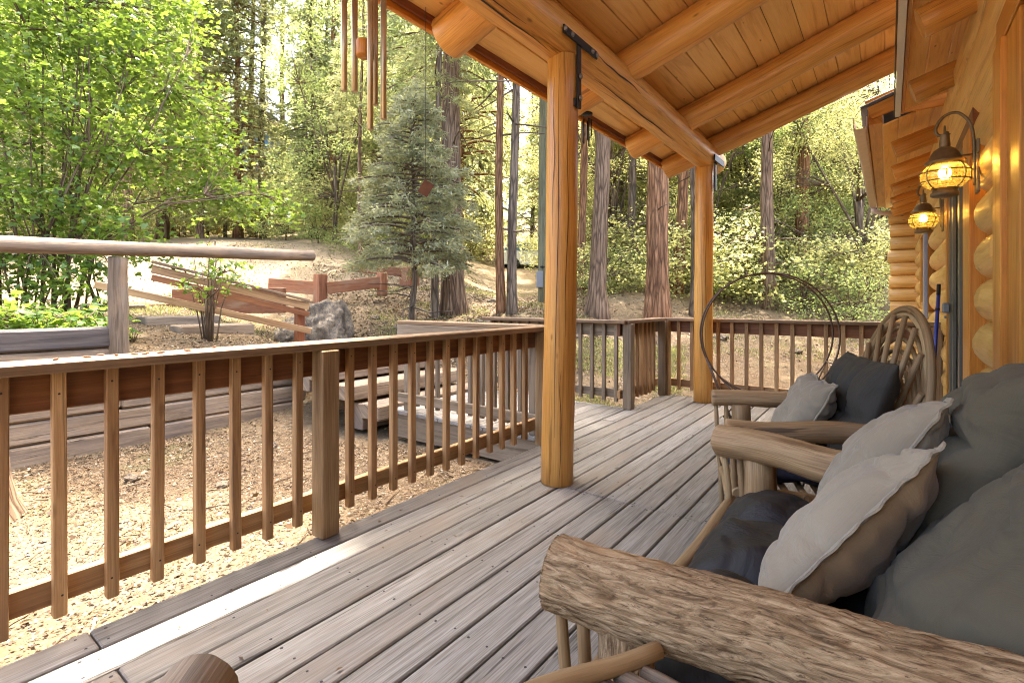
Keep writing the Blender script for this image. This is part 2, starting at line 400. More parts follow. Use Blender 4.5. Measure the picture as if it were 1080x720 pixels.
def groundm():
    t = NT('forest_ground'); co = t.coord('Object')
    big = t.noise(co, .55, 4, .6); mid = t.noise(co, 3.2, 5, .65); 
    vc = t.n('ShaderNodeTexVoronoi'); t.l(co, vc.inputs['Vector']); vc.inputs['Scale'].default_value = 26
    sp = t.n('ShaderNodeSeparateColor'); t.l(vc.outputs['Color'], sp.inputs[0])
    peb = t.ramp(sp.outputs[0], [(0, (0.055, 0.035, 0.020)), (.25, (0.109, 0.074, 0.042)), (.5, (0.146, 0.104, 0.059)), (.72, (0.131, 0.083, 0.040)), (.88, (0.183, 0.151, 0.107)), (1, (0.226, 0.203, 0.161))], 'CONSTANT')
    vs = t.n('ShaderNodeTexVoronoi'); t.l(co, vs.inputs['Vector']); vs.inputs['Scale'].default_value = 70
    sp2 = t.n('ShaderNodeSeparateColor'); t.l(vs.outputs['Color'], sp2.inputs[0])
    fine = t.ramp(sp2.outputs[0], [(0, (0.062, 0.042, 0.024)), (.4, (0.124, 0.088, 0.051)), (.8, (0.161, 0.119, 0.074)), (1, (0.204, 0.176, 0.130))])
    c = t.mix(.5, peb, fine)
    c = t.mix(t.ramp(mid, [(.42, 0.0), (.62, .7)]), c, t.mix(.6, c, (0.120, 0.077, 0.040)))
    c = t.mix(t.ramp(big, [(.45, 0.0), (.62, .6)]), c, t.mix(.5, c, (0.168, 0.130, 0.078)))
    gr = t.noise(co, .9, 5, .7)
    c = t.mix(t.ramp(gr, [(.57, 0.0), (.68, .5)]), c, (0.073, 0.074, 0.027))
    sz_ = t.n('ShaderNodeSeparateXYZ'); t.l(co, sz_.inputs[0])
    hi = t.ramp(t.math('MULTIPLY', t.math('ADD', sz_.outputs[2], t.math('MULTIPLY', big, .8)), .25), [(.30, 0.0), (.5, .75)])
    c = t.mix(hi, c, t.mix(.45, c, (.40, .315, .20)))
    h = t.mix(.5, vc.outputs['Distance'], vs.outputs['Distance'])
    return t.done(t.bsdf(c, .95, t.bump(t.mix(.4, h, mid), .7, .03), spec=.1))
M['ground'] = groundm()
# ---------------------------------------------------------------- camera, light, sky
cam = bpy.data.cameras.new('camera'); co = bpy.data.objects.new('camera', cam); COL.objects.link(co)
co.location = (0, 0, CH); co.rotation_euler = (math.radians(90), 0, math.atan2(.6, .8))
cam.sensor_width = 36; cam.lens = 36*F/1080; cam.shift_y = -42/1080; cam.clip_start = .03; cam.clip_end = 600
S.camera = co
SUN = V((-.12, .30, 1)).normalized()
sl = bpy.data.lights.new('sun', 'SUN'); so = bpy.data.objects.new('sun', sl); COL.objects.link(so)
sl.energy = SUN_E; sl.angle = math.radians(.5); sl.color = (1, .94, .84)
so.rotation_euler = (-SUN).to_track_quat('-Z', 'Y').to_euler(); so.location = (0, 0, 30)
w = bpy.data.worlds.new('World'); S.world = w; w.use_nodes = True
nt = w.node_tree; nt.nodes.clear()
sk = nt.nodes.new('ShaderNodeTexSky'); sk.sky_type = 'NISHITA'; sk.sun_disc = False
sk.sun_elevation = math.asin(SUN.z); sk.sun_rotation = math.atan2(SUN.x, SUN.y); sk.dust_density = 8.0; sk.air_density = 1.0; sk.ozone_density = 1.0
bg = nt.nodes.new('ShaderNodeBackground'); bg.inputs[1].default_value = SKY_E
wo = nt.nodes.new('ShaderNodeOutputWorld'); nt.links.new(sk.outputs[0], bg.inputs[0]); nt.links.new(bg.outputs[0], wo.inputs[0])
S.view_settings.view_transform = 'Standard'; S.view_settings.look = 'None'; S.view_settings.exposure = EXPO; S.view_settings.gamma = 1
S.view_settings.use_curve_mapping = False
S.render.engine = 'CYCLES'
cy = S.cycles; cy.max_bounces = 8; cy.diffuse_bounces = 5; cy.glossy_bounces = 3; cy.transmission_bounces = 5; cy.transparent_max_bounces = 12
cy.use_denoising = True; cy.filter_width = 1.05; cy.sample_clamp_indirect = 8; cy.caustics_reflective = False; cy.caustics_refractive = False

# ---------------------------------------------------------------- terrain
def sst(x, a, b):
    t = np.clip((x-a)/(b-a), 0, 1); return t*t*(3-2*t)
GZ = [-40, 3, 5.6, 6.5, 7.5, 9, 10.5, 12, 14, 17, 20, 25, 32, 45, 70, 120, 200]
GH = [-.34, -.34, -.33, -.2, .05, .5, .78, 1.12, 1.65, 2.5, 3.1, 3.9, 5.2, 8.2, 13, 18, 22]
WALLX = -6.22
def hgt(x, y):
    x = np.asarray(x, float); y = np.asarray(y, float)
    xc = .8*x+.6*y; zc = -.6*x+.8*y
    g = sum(np.interp(zc+d, GZ, GH) for d in (-.6, -.3, 0, .3, .6))/5
    g = g+.45*sst(-xc, 3, 8)*sst(zc, 7, 11)-.35*sst(xc, 1.5, 6)*sst(zc, 6, 9)*(1-sst(zc, 16, 26))
    uu = 540+F*xc/np.maximum(zc, 1)
    g = g-1.35*np.exp(-((uu-555)/75)**2)*sst(zc, 10.5, 19)*(1-sst(zc, 29, 45))
    pl = np.minimum(.50+.16*np.maximum(0, -6.3-x), .66+.07*np.maximum(0, -6.3-x))+.14*(1-sst(y, 1.4, 1.9))*(1-sst(-x, 6.6, 8))
    m = (x < WALLX-.02)*(1-sst(y, 3.5, 4.6))
    g = g*(1-m)+np.maximum(pl, g)*m
    # gravel rises a little toward the deck
    nearg = sst(x, -4.5, -2.4)*(1-sst(y, 2.5, 4.0))
    g = g+nearg*.10
    u = sst(x, -2.35, -2.1)*(1-sst(y, 6.0, 7.0))
    g = g*(1-u)+(-.42)*u
    n = .05*np.sin(1.3*x+.7*y)*np.sin(.9*y-.5*x)+.03*np.sin(3.1*x-1.1)*np.sin(2.7*y+.4)
    return g+n*sst(zc, 4, 8)+.008*np.sin(7*x+1.3)*np.sin(6*y)
def hz(x, y): return float(hgt(x, y))
def axis(lo, f0, f1, hi, step, gro=1.12, extra=()):
    a = list(np.arange(f0, f1, step)); s = step; x = f0
    while x > lo: s *= gro; x -= s; a.append(x)
    s = step; x = a[0]; x = f1
    a.append(f1)
    while x < hi: s *= gro; x += s; a.append(x)
    a = [q for q in a if all(abs(q-e) > .03 for e in extra)]+list(extra)
    return np.array(sorted(set(np.round(a, 4))))
xs = axis(-190, -16, 3, 120, .16, 1.1, (WALLX-.03, WALLX-.01)); ys = axis(-60, -3, 16, 210, .16, 1.1)
X, Y = np.meshgrid(xs, ys); Z = hgt(X, Y)
Z = Z+np.vectorize(lambda a, b: .02*mn.noise(V((a*2.3, b*2.3, 0)))+.014*mn.noise(V((a*5, b*5, 4))))(X, Y)
nx, ny = len(xs), len(ys)
idx = np.arange(nx*ny).reshape(ny, nx)
fc = np.stack([idx[:-1, :-1], idx[:-1, 1:], idx[1:, 1:], idx[1:, :-1]], -1).reshape(-1, 4)
me = bpy.data.meshes.new('ground'); me.from_pydata(np.stack([X, Y, Z], -1).reshape(-1, 3).tolist(), [], fc.tolist())
me.polygons.foreach_set('use_smooth', np.ones(len(me.polygons), bool)); me.materials.append(M['ground']); me.update()
gr = bpy.data.objects.new('ground', me); COL.objects.link(gr); gr['kind'] = 'structure'

# ---------------------------------------------------------------- deck
deck = MB(); nails = MB()
def nail(x, y, z):
    n = 6; r = random.uniform(.0042, .006); b = len(nails.v)
    nails.v += [(x+r*math.cos(2*math.pi*j/n), y+r*math.sin(2*math.pi*j/n), z) for j in range(n)]
    nails.face(tuple(range(b, b+n)), [(0, 0)]*n)
bw, gap = .1385, .0075
x = -2.165; k = 0
JO = [1.5+.407*i for i in range(18)]
while x < .40:
    cx = x+bw/2
    if -1.7 < cx < -.55: cuts = [2.6]
    elif cx < -1.7: cuts = [3.35] if k % 2 else [.5, 4.3]
    else: cuts = [2.6 if k % 3 else 1.2]
    segs = [-7.5, -2.2]+cuts+[5.97]  # unseen stretch behind the camera added to bounce sunlight onto ceiling and seats
    for a, b in zip(segs[:-1], segs[1:]):
        dz = random.uniform(-.002, .002); dx = random.uniform(-.0015, .0015)
        deck.board((cx+dx, a+.003, -.019+dz), (cx+dx, b-.003, -.019+dz), bw-random.uniform(0, .003), .038, ch=.005)
        yy = [a+.03, b-.03]+[j for j in np.arange(-2.0, 6, .405) if a+.15 < j < b-.15]
        for j in yy:
            for s in (-.04, .038):
                if random.random() < .93: nail(cx+s+random.uniform(-.008, .008), j+random.uniform(-.012, .012), dz+.0012)
    x += bw+gap; k += 1
dk = deck.build('deck_floor', M['deck'], kind='structure')
nl = nails.build('nail_heads', M['nail'], dk, kind='stuff')
ls_ = MB()
for i in range(70):
    a, b = random.uniform(-2.1, .1), random.uniform(.4, 5.7); an = random.uniform(0, 6.28); L = random.uniform(.006, .016); q = len(ls_.v)
    d = V((math.cos(an), math.sin(an), 0)); e = V((-d.y, d.x, 0)); p = V((a, b, .0045))
    ls_.v += [tuple(p-d*L), tuple(p-e*L*.35+V((0, 0, .003))), tuple(p+d*L), tuple(p+e*L*.35+V((0, 0, .002)))]; ls_.face((q, q+1, q+2, q+3), [(random.random(), random.random())]*4)
ls_.build('leaf_scraps', M['litter'], dk, kind='stuff')
rim = MB(); rim.box((-2.150, -2.2, -.26), (-2.112, 3.4, -.042)); rim.box((-2.150, 4.95, -.26), (-2.112, 5.93, -.042)); rim.box((-2.1, 5.90, -.26), (.40, 5.938, -.042))
for j in np.arange(-1.8, 5.8, .62): rim.box((-2.1, j, -.24), (.4, j+.04, -.042))
rim.build('deck_joists', M['railgrey'], dk)
for px, py in ((-2.0, 1.3), (-2.0, 3.3), (-2.0, -1.2), (-2.0, 5.6), (.2, 5.6)):
    f = MB(); f.box((px-.06, py-.06, -.7), (px+.06, py+.06, -.245)); f.build('deck_footing', M['timber'], dk)

# ---------------------------------------------------------------- railings
def railing(label, A, B, nrm, posts, skip_cap=False, mats=('rail', 'railpost', 'railcap', 'railboard'), sp=.1405, start=.0, group=None, capext=(0, 0), phase=None):
    A = V((*A, 0)); B = V((*B, 0)); d = (B-A); L = d.length; d.normalize(); n = V((*nrm, 0))
    r = empty('deck_railing', A, label, 'railing', group)
    bal, pst, cp, bd = [M[m] for m in mats]
    def at(t, off, z): return A+d*t+n*off+V((0, 0, z))
    m = MB(); m.board(at(-capext[0], .015, .9), at(L+capext[1], .015, .9), .14, .038, ch=.006); m.build('top_rail', cp, r)
    m = MB(); m.board(at(0, -.038, .815), at(L, -.038, .815), .036, .13); m.build('upper_rail_board', bd, r)
    m = MB(); m.board(at(0, -.038, .145), at(L, -.038, .145), .036, .088); m.build('bottom_rail', bal, r)
    for t in posts:
        m = MB(); m.board(at(t, .055, 0.001), at(t, .055, .880), .092, .092, up=tuple(n), ch=.005); m.build('post', pst, r)
    t = start
    while t < L-.03:
        if all(abs(t-q) > .075 for q in posts):
            e = random.uniform(-.003, .003); zb = .065+random.uniform(-.006, .006)
            m = MB(); m.board(at(t+e, 0, zb), at(t+e+random.uniform(-.003, .003), 0, .879), .036, .036, up=tuple(n), ch=.003); 
            c = at(t, .0185, 0)
            m.build('baluster', bal, r)
        t += sp
    # screw heads on the inner faces
    s = MB(); t = start
    while t < L-.03:
        if all(abs(t-q) > .075 for q in posts):
            for z in (.82+random.uniform(-.015, .015), .14+random.uniform(-.012, .012)):
                c = at(t+random.uniform(-.005, .005), .0188, z); b = len(s.v)
                s.v += [tuple(c+d*(.0038*math.cos(a*math.pi/3))+V((0, 0, .0038*math.sin(a*math.pi/3)))) for a in range(6)]
                s.face(tuple(range(b, b+6)), [(0, 0)]*6)
        t += sp
    s.build('screw_heads', M['nail'], r, kind='stuff')
    return r
railing('nearest brown railing along the left deck edge with plant scraps on its cap', (-2.205, -1.95), (-2.205, 3.33), (1, 0),
        [.25, 1.78, 3.335, 5.22], start=.135, capext=(0, .02))
railing('short railing between two square posts right of the footbridge opening', (-2.205, 4.83), (-2.205, 5.93), (1, 0), [.045, 1.03], mats=('rail', 'railgrey', 'railcap', 'railboard'), start=.16, sp=.118)
railing('brown railing closing the far end of the porch behind the wire hoop', (.40, 5.96), (-2.16, 5.96), (0, -1), [.06, 2.53], start=.17, sp=.148, capext=(0, .1))
railing('weathered railing on the near side of the footbridge', (-2.27, 3.44), (-4.0, 3.44), (0, 1), [.10, 1.66], mats=('railgrey', 'railgrey', 'railcap', 'railgrey'), start=.22)
railing('grey weathered railing on the far side of the footbridge', (-4.05, 4.86), (-2.15, 4.86), (0, -1), [.10], mats=('railgrey', 'railgrey', 'railcap', 'railgrey'), start=.22)
# debris on the near cap: a few fallen catkins
for i, yy in enumerate((.42, .50, .55, .58, .63, .66, .71, .80, .80, .92)):
    m = MB(); p = V((-2.19+random.uniform(-.05, .04), yy, .9225)); d = V((random.uniform(-1, 1), random.uniform(-1, 1), .1)).normalized()*.012
    m.tube([p-d, p, p+d], [.002, .0045, .002], 6); o = m.build('fallen_catkin', M['redtimber'])
    tag(o, 'tiny dry brown plant scrap lying on the cap of the near railing', 'plant scrap', 'dry scraps on the near railing cap')

# ---------------------------------------------------------------- footbridge and steps
fb = empty('footbridge', (-3.1, 4.15, 0), 'short grey plank footbridge leaving the deck between two railings', 'footbridge')
m = MB(); x = -2.175
while x > -4.1:
    m.board((x-.068, 3.40, -.016), (x-.068, 4.92, -.016), .135, .036); x -= .1405
m.build('plank_floor', M['deck'], fb)
for yy in (3.44, 4.88):
    m = MB(); m.box((-4.1, yy-.02, -.27), (-2.18, yy+.02, -.037)); m.build('side_beam', M['railgrey'], fb)
steps = [(-4.18, .035, 3.3, 5.0), (-4.55, .215, 3.2, 5.0), (-4.95, .385, 3.15, 5.0), (-5.4, .52, 3.3, 4.3)]
for i, (x, z, y0, y1) in enumerate(steps):
    m = MB(); m.box((x-.30, y0, z-.16), (x, y1, z), .012); m.box((x-.62, y0+.03, z-.30), (x-.31, y1-.05, z-.02), .01)
    o = m.build('timber_step', M['timber'])
    tag(o, ['lowest grey timber step, level with the end of the footbridge', 'second grey timber step up from the footbridge', 'third grey timber step up from the footbridge', 'fourth grey timber step up from the footbridge', 'uppermost grey timber step above the footbridge'][i], 'step', 'grey timber steps climbing from the footbridge')

# ---------------------------------------------------------------- retaining wall and what stands on it
rw = empty('retaining_wall', (WALLX+.08, 1, -.35), 'stacked grey timber retaining wall along the gravel yard behind the near railing', 'retaining wall')
cuts = [[-2.5, -.6, 1.9, 3.75], [-2.5, .2, 2.35, 3.62], [-2.5, -.2, 1.65, 3.6], [-2.5, .9, 2.45, 3.55], [-2.5, -.5, 1.60], [-2.5, -.8, 1.58]]
for c, ct in enumerate(cuts):
    for a, b in zip(ct[:-1], ct[1:]):
        z = -.33+.205*c-.03
        m = MB(); o_ = random.uniform(-.012, .012)
        m.board((WALLX+.085+o_, a+.004, z+.1), (WALLX+.085+o_+random.uniform(-.01, .01), b-.004, z+.1+random.uniform(-.004, .004)), .17, .198, ch=.02)
        m.build('timber', M['timberblk' if (c == 5 or (c == 1 and b < 1)) else 'timber'], rw)
lf = empty('log_rail_fence', (WALLX+.2, 1.65, .6), 'weathered grey log rail on a round post above the timber wall', 'fence')
m = MB(); m.log((-6.02, -1.6, 1.54), (-5.96, 3.66, 1.70), .078, .066, 18, 16, .06, .02); m.build('top_log', M['greylog'], lf)
for yy in (1.64, -1.2):
    m = MB(); m.log((-6.09, yy, .52), (-6.03, yy-.02, 1.50+.03*yy), .088, .078, 16, 10, .05, .012); m.build('post', M['greylog'], lf)
# brown stair handrail
hr = empty('stair_handrail', (-6.6, 3.8, .4), 'brown board handrail sloping down to a square post by the boulder', 'handrail')
A0 = Q(326, 317, 7.0); A1 = Q(160, 276, 6.1); A2 = Q(20, 240, 5.4)
m = MB(); m.board(A0, A1, .10, .035, ch=.004); m.build('hand_board', M['railcap'], hr)
dz = V((0, 0, -.085))
m = MB(); m.board(A0+dz, A1+dz, .036, .10); m.build('side_board', M['rail'], hr)
dz = V((0, 0, -.19))
m = MB(); m.board(A0+dz, A1+dz, .036, .075); m.build('lower_side_board', M['railboard'], hr)
B0 = Q(328, 349, 6.97); B1 = Q(100, 300, 5.9)
m = MB(); m.board(B0, B1, .036, .085); m.build('mid_rail', M['rail'], hr)
pb = Q(316, 330, 7.03)
m = MB(); m.board((pb.x, pb.y, hz(pb.x, pb.y)-.2), (pb.x, pb.y, A0.z-.02), .105, .105, up=(1, 0, 0)); m.build('post', M['redtrim'], hr)
# stepping slabs
for i, (u, v, zc, wd) in enumerate(((190, 345, 7.6, 1.0), (225, 358, 7.0, .95), (120, 330, 8.4, .8))):
    p = Q(u, v, zc); g = hz(p.x, p.y)
    m = MB(); m.box((p.x-.2, p.y-wd/2, g-.1), (p.x+.2, p.y+wd/2, g+.10), .02)
    o = m.build('stone_slab_step', M['timber']); tag(o, ['pale slab step behind the bare shrub stems, larger one', 'pale slab step at the foot of the bare shrub stems', 'pale slab step half hidden by the leafy maple'][i], 'step', 'pale slab steps up the slope')

# red-brown timber edging
def edging(label, pts, hgtm, mat, w=.14, zoff=0, name='timber_edging'):
    r = empty(name, tuple(pts[0]), label, 'timber edging')
    for a, b in zip(pts[:-1], pts[1:]):
        m = MB(); m.board(a+V((0, 0, hgtm/2)), b+V((0, 0, hgtm/2)), w, hgtm, ch=.008); m.build('timber', M[mat], r)
    return r
r = edging('low red-brown timber box edge below the brown handrail', [Q(128, 338, 9.3), Q(185, 336, 9.3)], .28, 'redtimber')
r = edging('tall red-brown timber planter side seen through the brown handrail', [Q(184, 331, 9.4), Q(300, 330, 9.2)], .46, 'redtimber')
e1 = Q(285, 307, 11.6); e2 = Q(338, 311, 11.2); e3 = Q(403, 303, 11.6); e4 = Q(372, 292, 12.0); e5 = Q(430, 297, 12.0)
r = edging('red-brown timber edging on the slope, left run ending at a square post', [e1, e2], .3, 'redtimber')
m = MB(); m.box((e2.x-.11, e2.y-.11, e2.z-.35), (e2.x+.11, e2.y+.11, e2.z+.46), .01); m.build('post', M['redtimber'], r)
r = edging('red-brown timber edging on the slope, right run with two low posts', [e2+V((.1, .1, .02)), e3], .26, 'redtimber')
m = MB(); m.box((e3.x-.09, e3.y-.09, e3.z-.2), (e3.x+.09, e3.y+.09, e3.z+.34), .01); m.build('post', M['redtimber'], r)
m = MB(); m.board(e4+V((0, 0, .22)), e5+V((0, 0, .22)), .15, .2, ch=.01); m.build('upper_timber', M['redtimber'], r)
m = MB(); m.box((e5.x-.14, e5.y-.14, e5.z-.1), (e5.x+.26, e5.y+.14, e5.z+.34), .01); m.build('end_block', M['redtimber'], r)

# boulder
def boulder(name, c, rad, label, seed):
    me = bpy.data.meshes.new(name); bm = __import__('bmesh').new()
    __import__('bmesh').ops.create_icosphere(bm, subdivisions=5, radius=1)
    for v in bm.verts:
        d = v.co.normalized(); k = 1+.28*mn.noise(d*1.4+V((seed, 0, 0)))+.16*mn.noise(d*3.1+V((0, seed, 0)))+.07*mn.noise(d*8)+.03*mn.noise(d*19)
        v.co = V((d.x*rad[0], d.y*rad[1], d.z*rad[2]))*k
    for f in bm.faces: f.smooth = True
    bm.to_mesh(me); bm.free(); me.materials.append(M['rock']); o = bpy.data.objects.new(name, me); COL.objects.link(o); o.location = c
    return tag(o, label, 'boulder')
p = Q(346, 332, 8.6); boulder('boulder', (p.x, p.y, hz(p.x, p.y)+.22), (.37, .40, .52), 'rough grey speckled boulder beside the brown handrail post', 3)
p = Q(309, 331, 9.0); boulder('boulder', (p.x, p.y, hz(p.x, p.y)+.05), (.3, .3, .3), 'smaller tan rock tucked left of the big speckled boulder', 8)

for i, (u, zc, q) in enumerate(((395, 10.2, .09), (420, 9.6, .07), (505, 10.0, .08), (455, 9.2, .06), (360, 11.2, .10), (520, 12.5, .11), (590, 11.5, .1), (610, 9.0, .07), (760, 9.5, .1), (840, 9.0, .08), (140, 4.1, .05), (235, 3.9, .045), (60, 3.9, .05), (285, 5.0, .06))):
    x, y = P(u, zc); o = boulder('stone', (x, y, hz(x, y)+q*.2), (q*1.3, q, q*.7), 'small stone half sunk in the leaf litter', 20+i); o['category'] = 'stone'; o['group'] = 'small stones in the leaf litter'

# ---------------------------------------------------------------- log cabin
cb = empty('log_cabin', (1.0, 3, 0), 'varnished orange log cabin with a log-raftered porch roof', 'cabin')
AX, LR, CO = .50, .131, .2325
def wall_logs(y0, y1, k0, k1, nm='log_wall'):
    m = MB()
    for k in range(k0, k1):
        z = .07+CO*(k+.5)
        m.log((AX+random.uniform(-.006, .006), y0-random.uniform(0, .03), z), (AX+random.uniform(-.006, .006), y1+random.uniform(0, .03), z), LR*random.uniform(.97, 1.03), None, 22, max(4, int((y1-y0)*3)), .035, .004, .22)
    return m.build(nm, M['walllog'], cb)
wall_logs(3.06, 3.70, 0, 9); wall_logs(5.47, 7.65, 0, 9); wall_logs(9.9, 11.7, 0, 9); wall_logs(-1.6, 1.2, 0, 9); wall_logs(1.2, 2.52, 0, 3)
wall_logs(-1.6, 11.7, 9, 12); wall_logs(7.6, 9.9, 0, 4)
m = MB(); m.box((.505, -1.6, -.3), (.60, 4.25, 2.95)); m.box((.505, 5.35, -.3), (.60, 11.7, 2.95)); m.box((.62, 4.2, -.3), (.7, 5.4, 2.95)); m.build('wall_backing', M['trim'], cb)
m = MB(); m.box((.40, -1.6, -.35), (.56, 11.7, .07)); m.build('foundation_sill', M['timberblk'], cb)
# corner logs crossing the end of the wall
m = MB()
for k in range(0, 12):
    m.log((random.uniform(-.03, .03), 11.5, .07+CO*k), (.75, 11.5, .07+CO*k), .118, None, 18, 4, .03, .003, .3)
m.build('corner_logs', M['walllog'], cb)
# door
m = MB(); m.box((.372, 3.93, .03), (.50, 4.235, 2.12)); m.build('door_trim', M['trim'], cb)
m = MB(); m.box((.44, 3.66, .03), (.503, 3.935, 2.16)); m.build('door_buck', M['trim'], cb)
m = MB(); m.box((.372, 5.345, .03), (.50, 5.44, 2.12)); m.build('door_trim', M['trim'], cb)
m = MB(); m.box((.385, 3.9, 2.122), (.50, 5.45, 2.23)); m.build('door_trim', M['redtrim'], cb)
dr = MB(); dr.box((.385, 4.24, .03), (.47, 4.30, 2.115)); dr.box((.385, 5.28, .03), (.47, 5.34, 2.115)); dr.box((.385, 4.30, 2.055), (.47, 5.28, 2.115)); dr.box((.385, 4.3, .03), (.47, 5.28, .07))
dr = dr.build('sliding_door', M['doormetal'], cb)
m = MB(); m.box((.425, 4.302, .072), (.437, 5.278, 2.053)); m.build('screen', M['doordark'], dr)
m = MB(); m.box((.398, 4.76, .072), (.423, 4.84, 2.053)); m.box((.398, 5.20, .072), (.423, 5.277, 2.053)); m.build('stile', M['doormetal'], dr)
m = MB(); m.box((.335, 5.17, 1.02), (.384, 5.235, 1.10), .01); m.box((.345, 5.14, .98), (.36, 5.20, 1.0), .004); m.build('handle', M['meter'], dr)
# near window frame
m = MB(); m.box((.366, 2.86, .66), (.50, 3.05, 2.20)); m.build('window_trim', M['trim'], cb)
m = MB(); m.box((.378, 1.2, 2.205), (.50, 3.05, 2.33)); m.build('window_trim', M['trim'], cb)
wn = MB(); wn.box((.385, 2.60, .70), (.49, 2.855, 2.2)); wn.box((.385, 1.2, .70), (.49, 1.4, 2.2)); wn.box((.36, 1.2, .62), (.49, 2.85, .70))
wn = wn.build('window_frame', M['trim'], cb)
m = MB(); m.box((.45, 1.402, .705), (.456, 2.598, 2.2)); m.build('pane', M['doordark'], wn)
# far window
wn = MB(); wn.box((.37, 8.0, 1.0), (.49, 8.12, 2.15)); wn.box((.37, 9.5, 1.0), (.49, 9.62, 2.15)); wn.box((.37, 8.12, 2.03), (.49, 9.5, 2.15)); wn.box((.37, 8.12, 1.0), (.49, 9.5, 1.1))
wn = wn.build('window_frame', M['trim'], cb); m = MB(); m.box((.42, 8.12, 1.1), (.426, 9.5, 2.03)); m.build('pane', M['doordark'], wn)
m = MB(); m.box((.335, 7.75, .9), (.372, 7.95, 2.2)); m.build('window_shutter', M['housewall'], cb)

# porch columns, beam
def col(x, y, top, lean=(0, 0), r=.098):
    m = MB(); m.log((x-lean[0], y-lean[1], 0.0), (x, y, top), r*1.02, r*.97, 22, 14, .03, .006, .12); return m.build('porch_post', M['log'], cb)
cols = [col(-1.60, 2.66, 2.60, (.035, .02)), col(-1.64, 5.74, 2.60, (.01, .01))]; col(-1.62, -.45, 2.60)
BX = -1.62
m = MB(); m.log((BX, -.7, 2.725), (BX-.01, 6.12, 2.715), .142, .135, 26, 22, .03, .012, .3); bm_ = m.build('porch_beam', M['log'], cb)
# drying cracks along the beam
def crack(o, pts, w, nrm):
    m = MB()
    for a, b, wa, wb in zip(pts[:-1], pts[1:], w[:-1], w[1:]):
        d = (b-a).normalized(); s = d.cross(nrm).normalized(); i = len(m.v)
        m.v += [tuple(a-s*wa), tuple(b-s*wb), tuple(b+s*wb), tuple(a+s*wa)]; m.face((i, i+1, i+2, i+3), [(0, 0)]*4)
    m.build('drying_crack', M['nail'], o)
for (y0, y1, ang, r) in ((.2, 2.2, -62, .1435), (1.1, 2.5, -80, .1435), (3.0, 4.6, -70, .1415), (2.9, 3.6, -20, .142)):
    pts = []; ws = []; sd = random.uniform(0, 99); N = 16
    for i in range(N+1):
        t = i/N; a = math.radians(ang+7*mn.noise(V((sd, t*4, 0)))); pts.append(V((BX+r*math.cos(a), y0+(y1-y0)*t, 2.722+r*math.sin(a)))); ws.append(.0045*math.sin(math.pi*t)+.0008)
    crack(bm_, pts, ws, V((math.cos(math.radians(ang)), 0, math.sin(math.radians(ang)))))
for o_, (cx_, cy2), spec in ((cols[0], (-1.60, 2.66), ((-72, .3, 2.5, .0985), (-38, .9, 2.2, .0985), (-88, 1.5, 2.45, .098), (-50, .02, .7, .1))), (cols[1], (-1.64, 5.74), ((-60, .5, 2.4, .0985), (-85, .2, 1.6, .0985)))):
    for ang, z0, z1, r in spec:
        pts = []; ws = []; sd = random.uniform(0, 99); N = 22
        for i in range(N+1):
            t = i/N; z = z0+(z1-z0)*t; a = math.radians(ang+9*mn.noise(V((sd, t*3, 0)))); ln = (1-z/2.6)
            pts.append(V((cx_-(.035 if cx_ > -1.62 else .01)*ln+(r+.003)*math.cos(a), cy2-(.02 if cx_ > -1.62 else .01)*ln+(r+.003)*math.sin(a), z))); ws.append((.0016+.0009*mn.noise(V((sd, t*9, 3))))*math.sin(math.pi*t)+.0005)
        crack(o_, pts, ws, V((math.cos(math.radians(ang)), math.sin(math.radians(ang)), 0)))
br = MB(); br.box((-1.492, 2.47, 2.645), (-1.480, 2.88, 2.695), .003); br.box((-1.498, 2.638, 2.27), (-1.486, 2.682, 2.66), .003); br.box((-1.53, 2.63, 2.28), (-1.498, 2.69, 2.33), .003)
br = br.build('iron_bracket', M['iron'], cb)
m = MB()
for (y, z) in ((2.48, 2.67), (2.56, 2.67), (2.81, 2.67), (2.87, 2.67), (2.66, 2.46), (2.66, 2.33)): m.lathe([(.0, .0), (.017, .0), (.017, .008), (.008, .014), (.0, .014)], (-1.483, y, z), (1, 0, 0), 8, False)
m.build('bolts', M['bolt'], br)
br = MB(); br.box((-1.50, 5.6, 2.62), (-1.485, 5.98, 2.69), .003); br.box((-1.525, 5.71, 2.32), (-1.512, 5.77, 2.63), .003); br.build('iron_bracket', M['iron'], cb)

# porch roof: slope of .31 rising to the house
SL = .31
def zc_(x): return 2.965+SL*(x+1.5)
def zr_(x): return 2.965-.118+SL*(x+1.5)
pr = MB(); up = V((-SL, 0, 1)).normalized(); dx = V((1, 0, SL)).normalized()
x = -2.135; k = 0
while x < 1.3:
    c = x+.088*dx.x
    m0 = 1.1 if k % 2 else 3.9
    for a, b in ((-.75, m0), (m0, 6.02)):  # roof stops short behind the camera so sun reaches the added deck
        pr.board((c, a+.001, zc_(c)+.012), (c, b-.001, zc_(c)+.012), .180, .024, up=up, ch=.009)
    x += .1835*dx.x; k += 1
prf = pr.build('porch_ceiling', M['ceiling'], cb)
m = MB(); m.board((-2.215, 2.64, zc_(-2.215)+.075), (1.4, 2.64, zc_(1.4)+.075), 6.84, .09, up=up); m.build('roof_covering', M['roof'], prf)
for i, y in enumerate((-.45, .88, 2.15, 3.46, 4.80, 5.80)):
    m = MB(); r = random.uniform(.112, .121)
    m.log((-2.10, y, zr_(-2.10)), (1.2, y+random.uniform(-.02, .02), zr_(1.2)), r*1.04, r*.98, 24, 18, .03, .01, .22)
    m.build('rafter', M['log'], cb)
m = MB(); m.box((-2.18, -.78, 2.695), (-2.148, 6.08, 2.835)); m.build('eave_fascia', M['trim'], cb)
m = MB(); m.box((-2.145, -.75, 2.725), (-2.123, 6.02, 2.775)); m.build('eave_fascia_shade', M['redtrim'], cb)  # dark red strip paints in the shade on the fascia's inner face
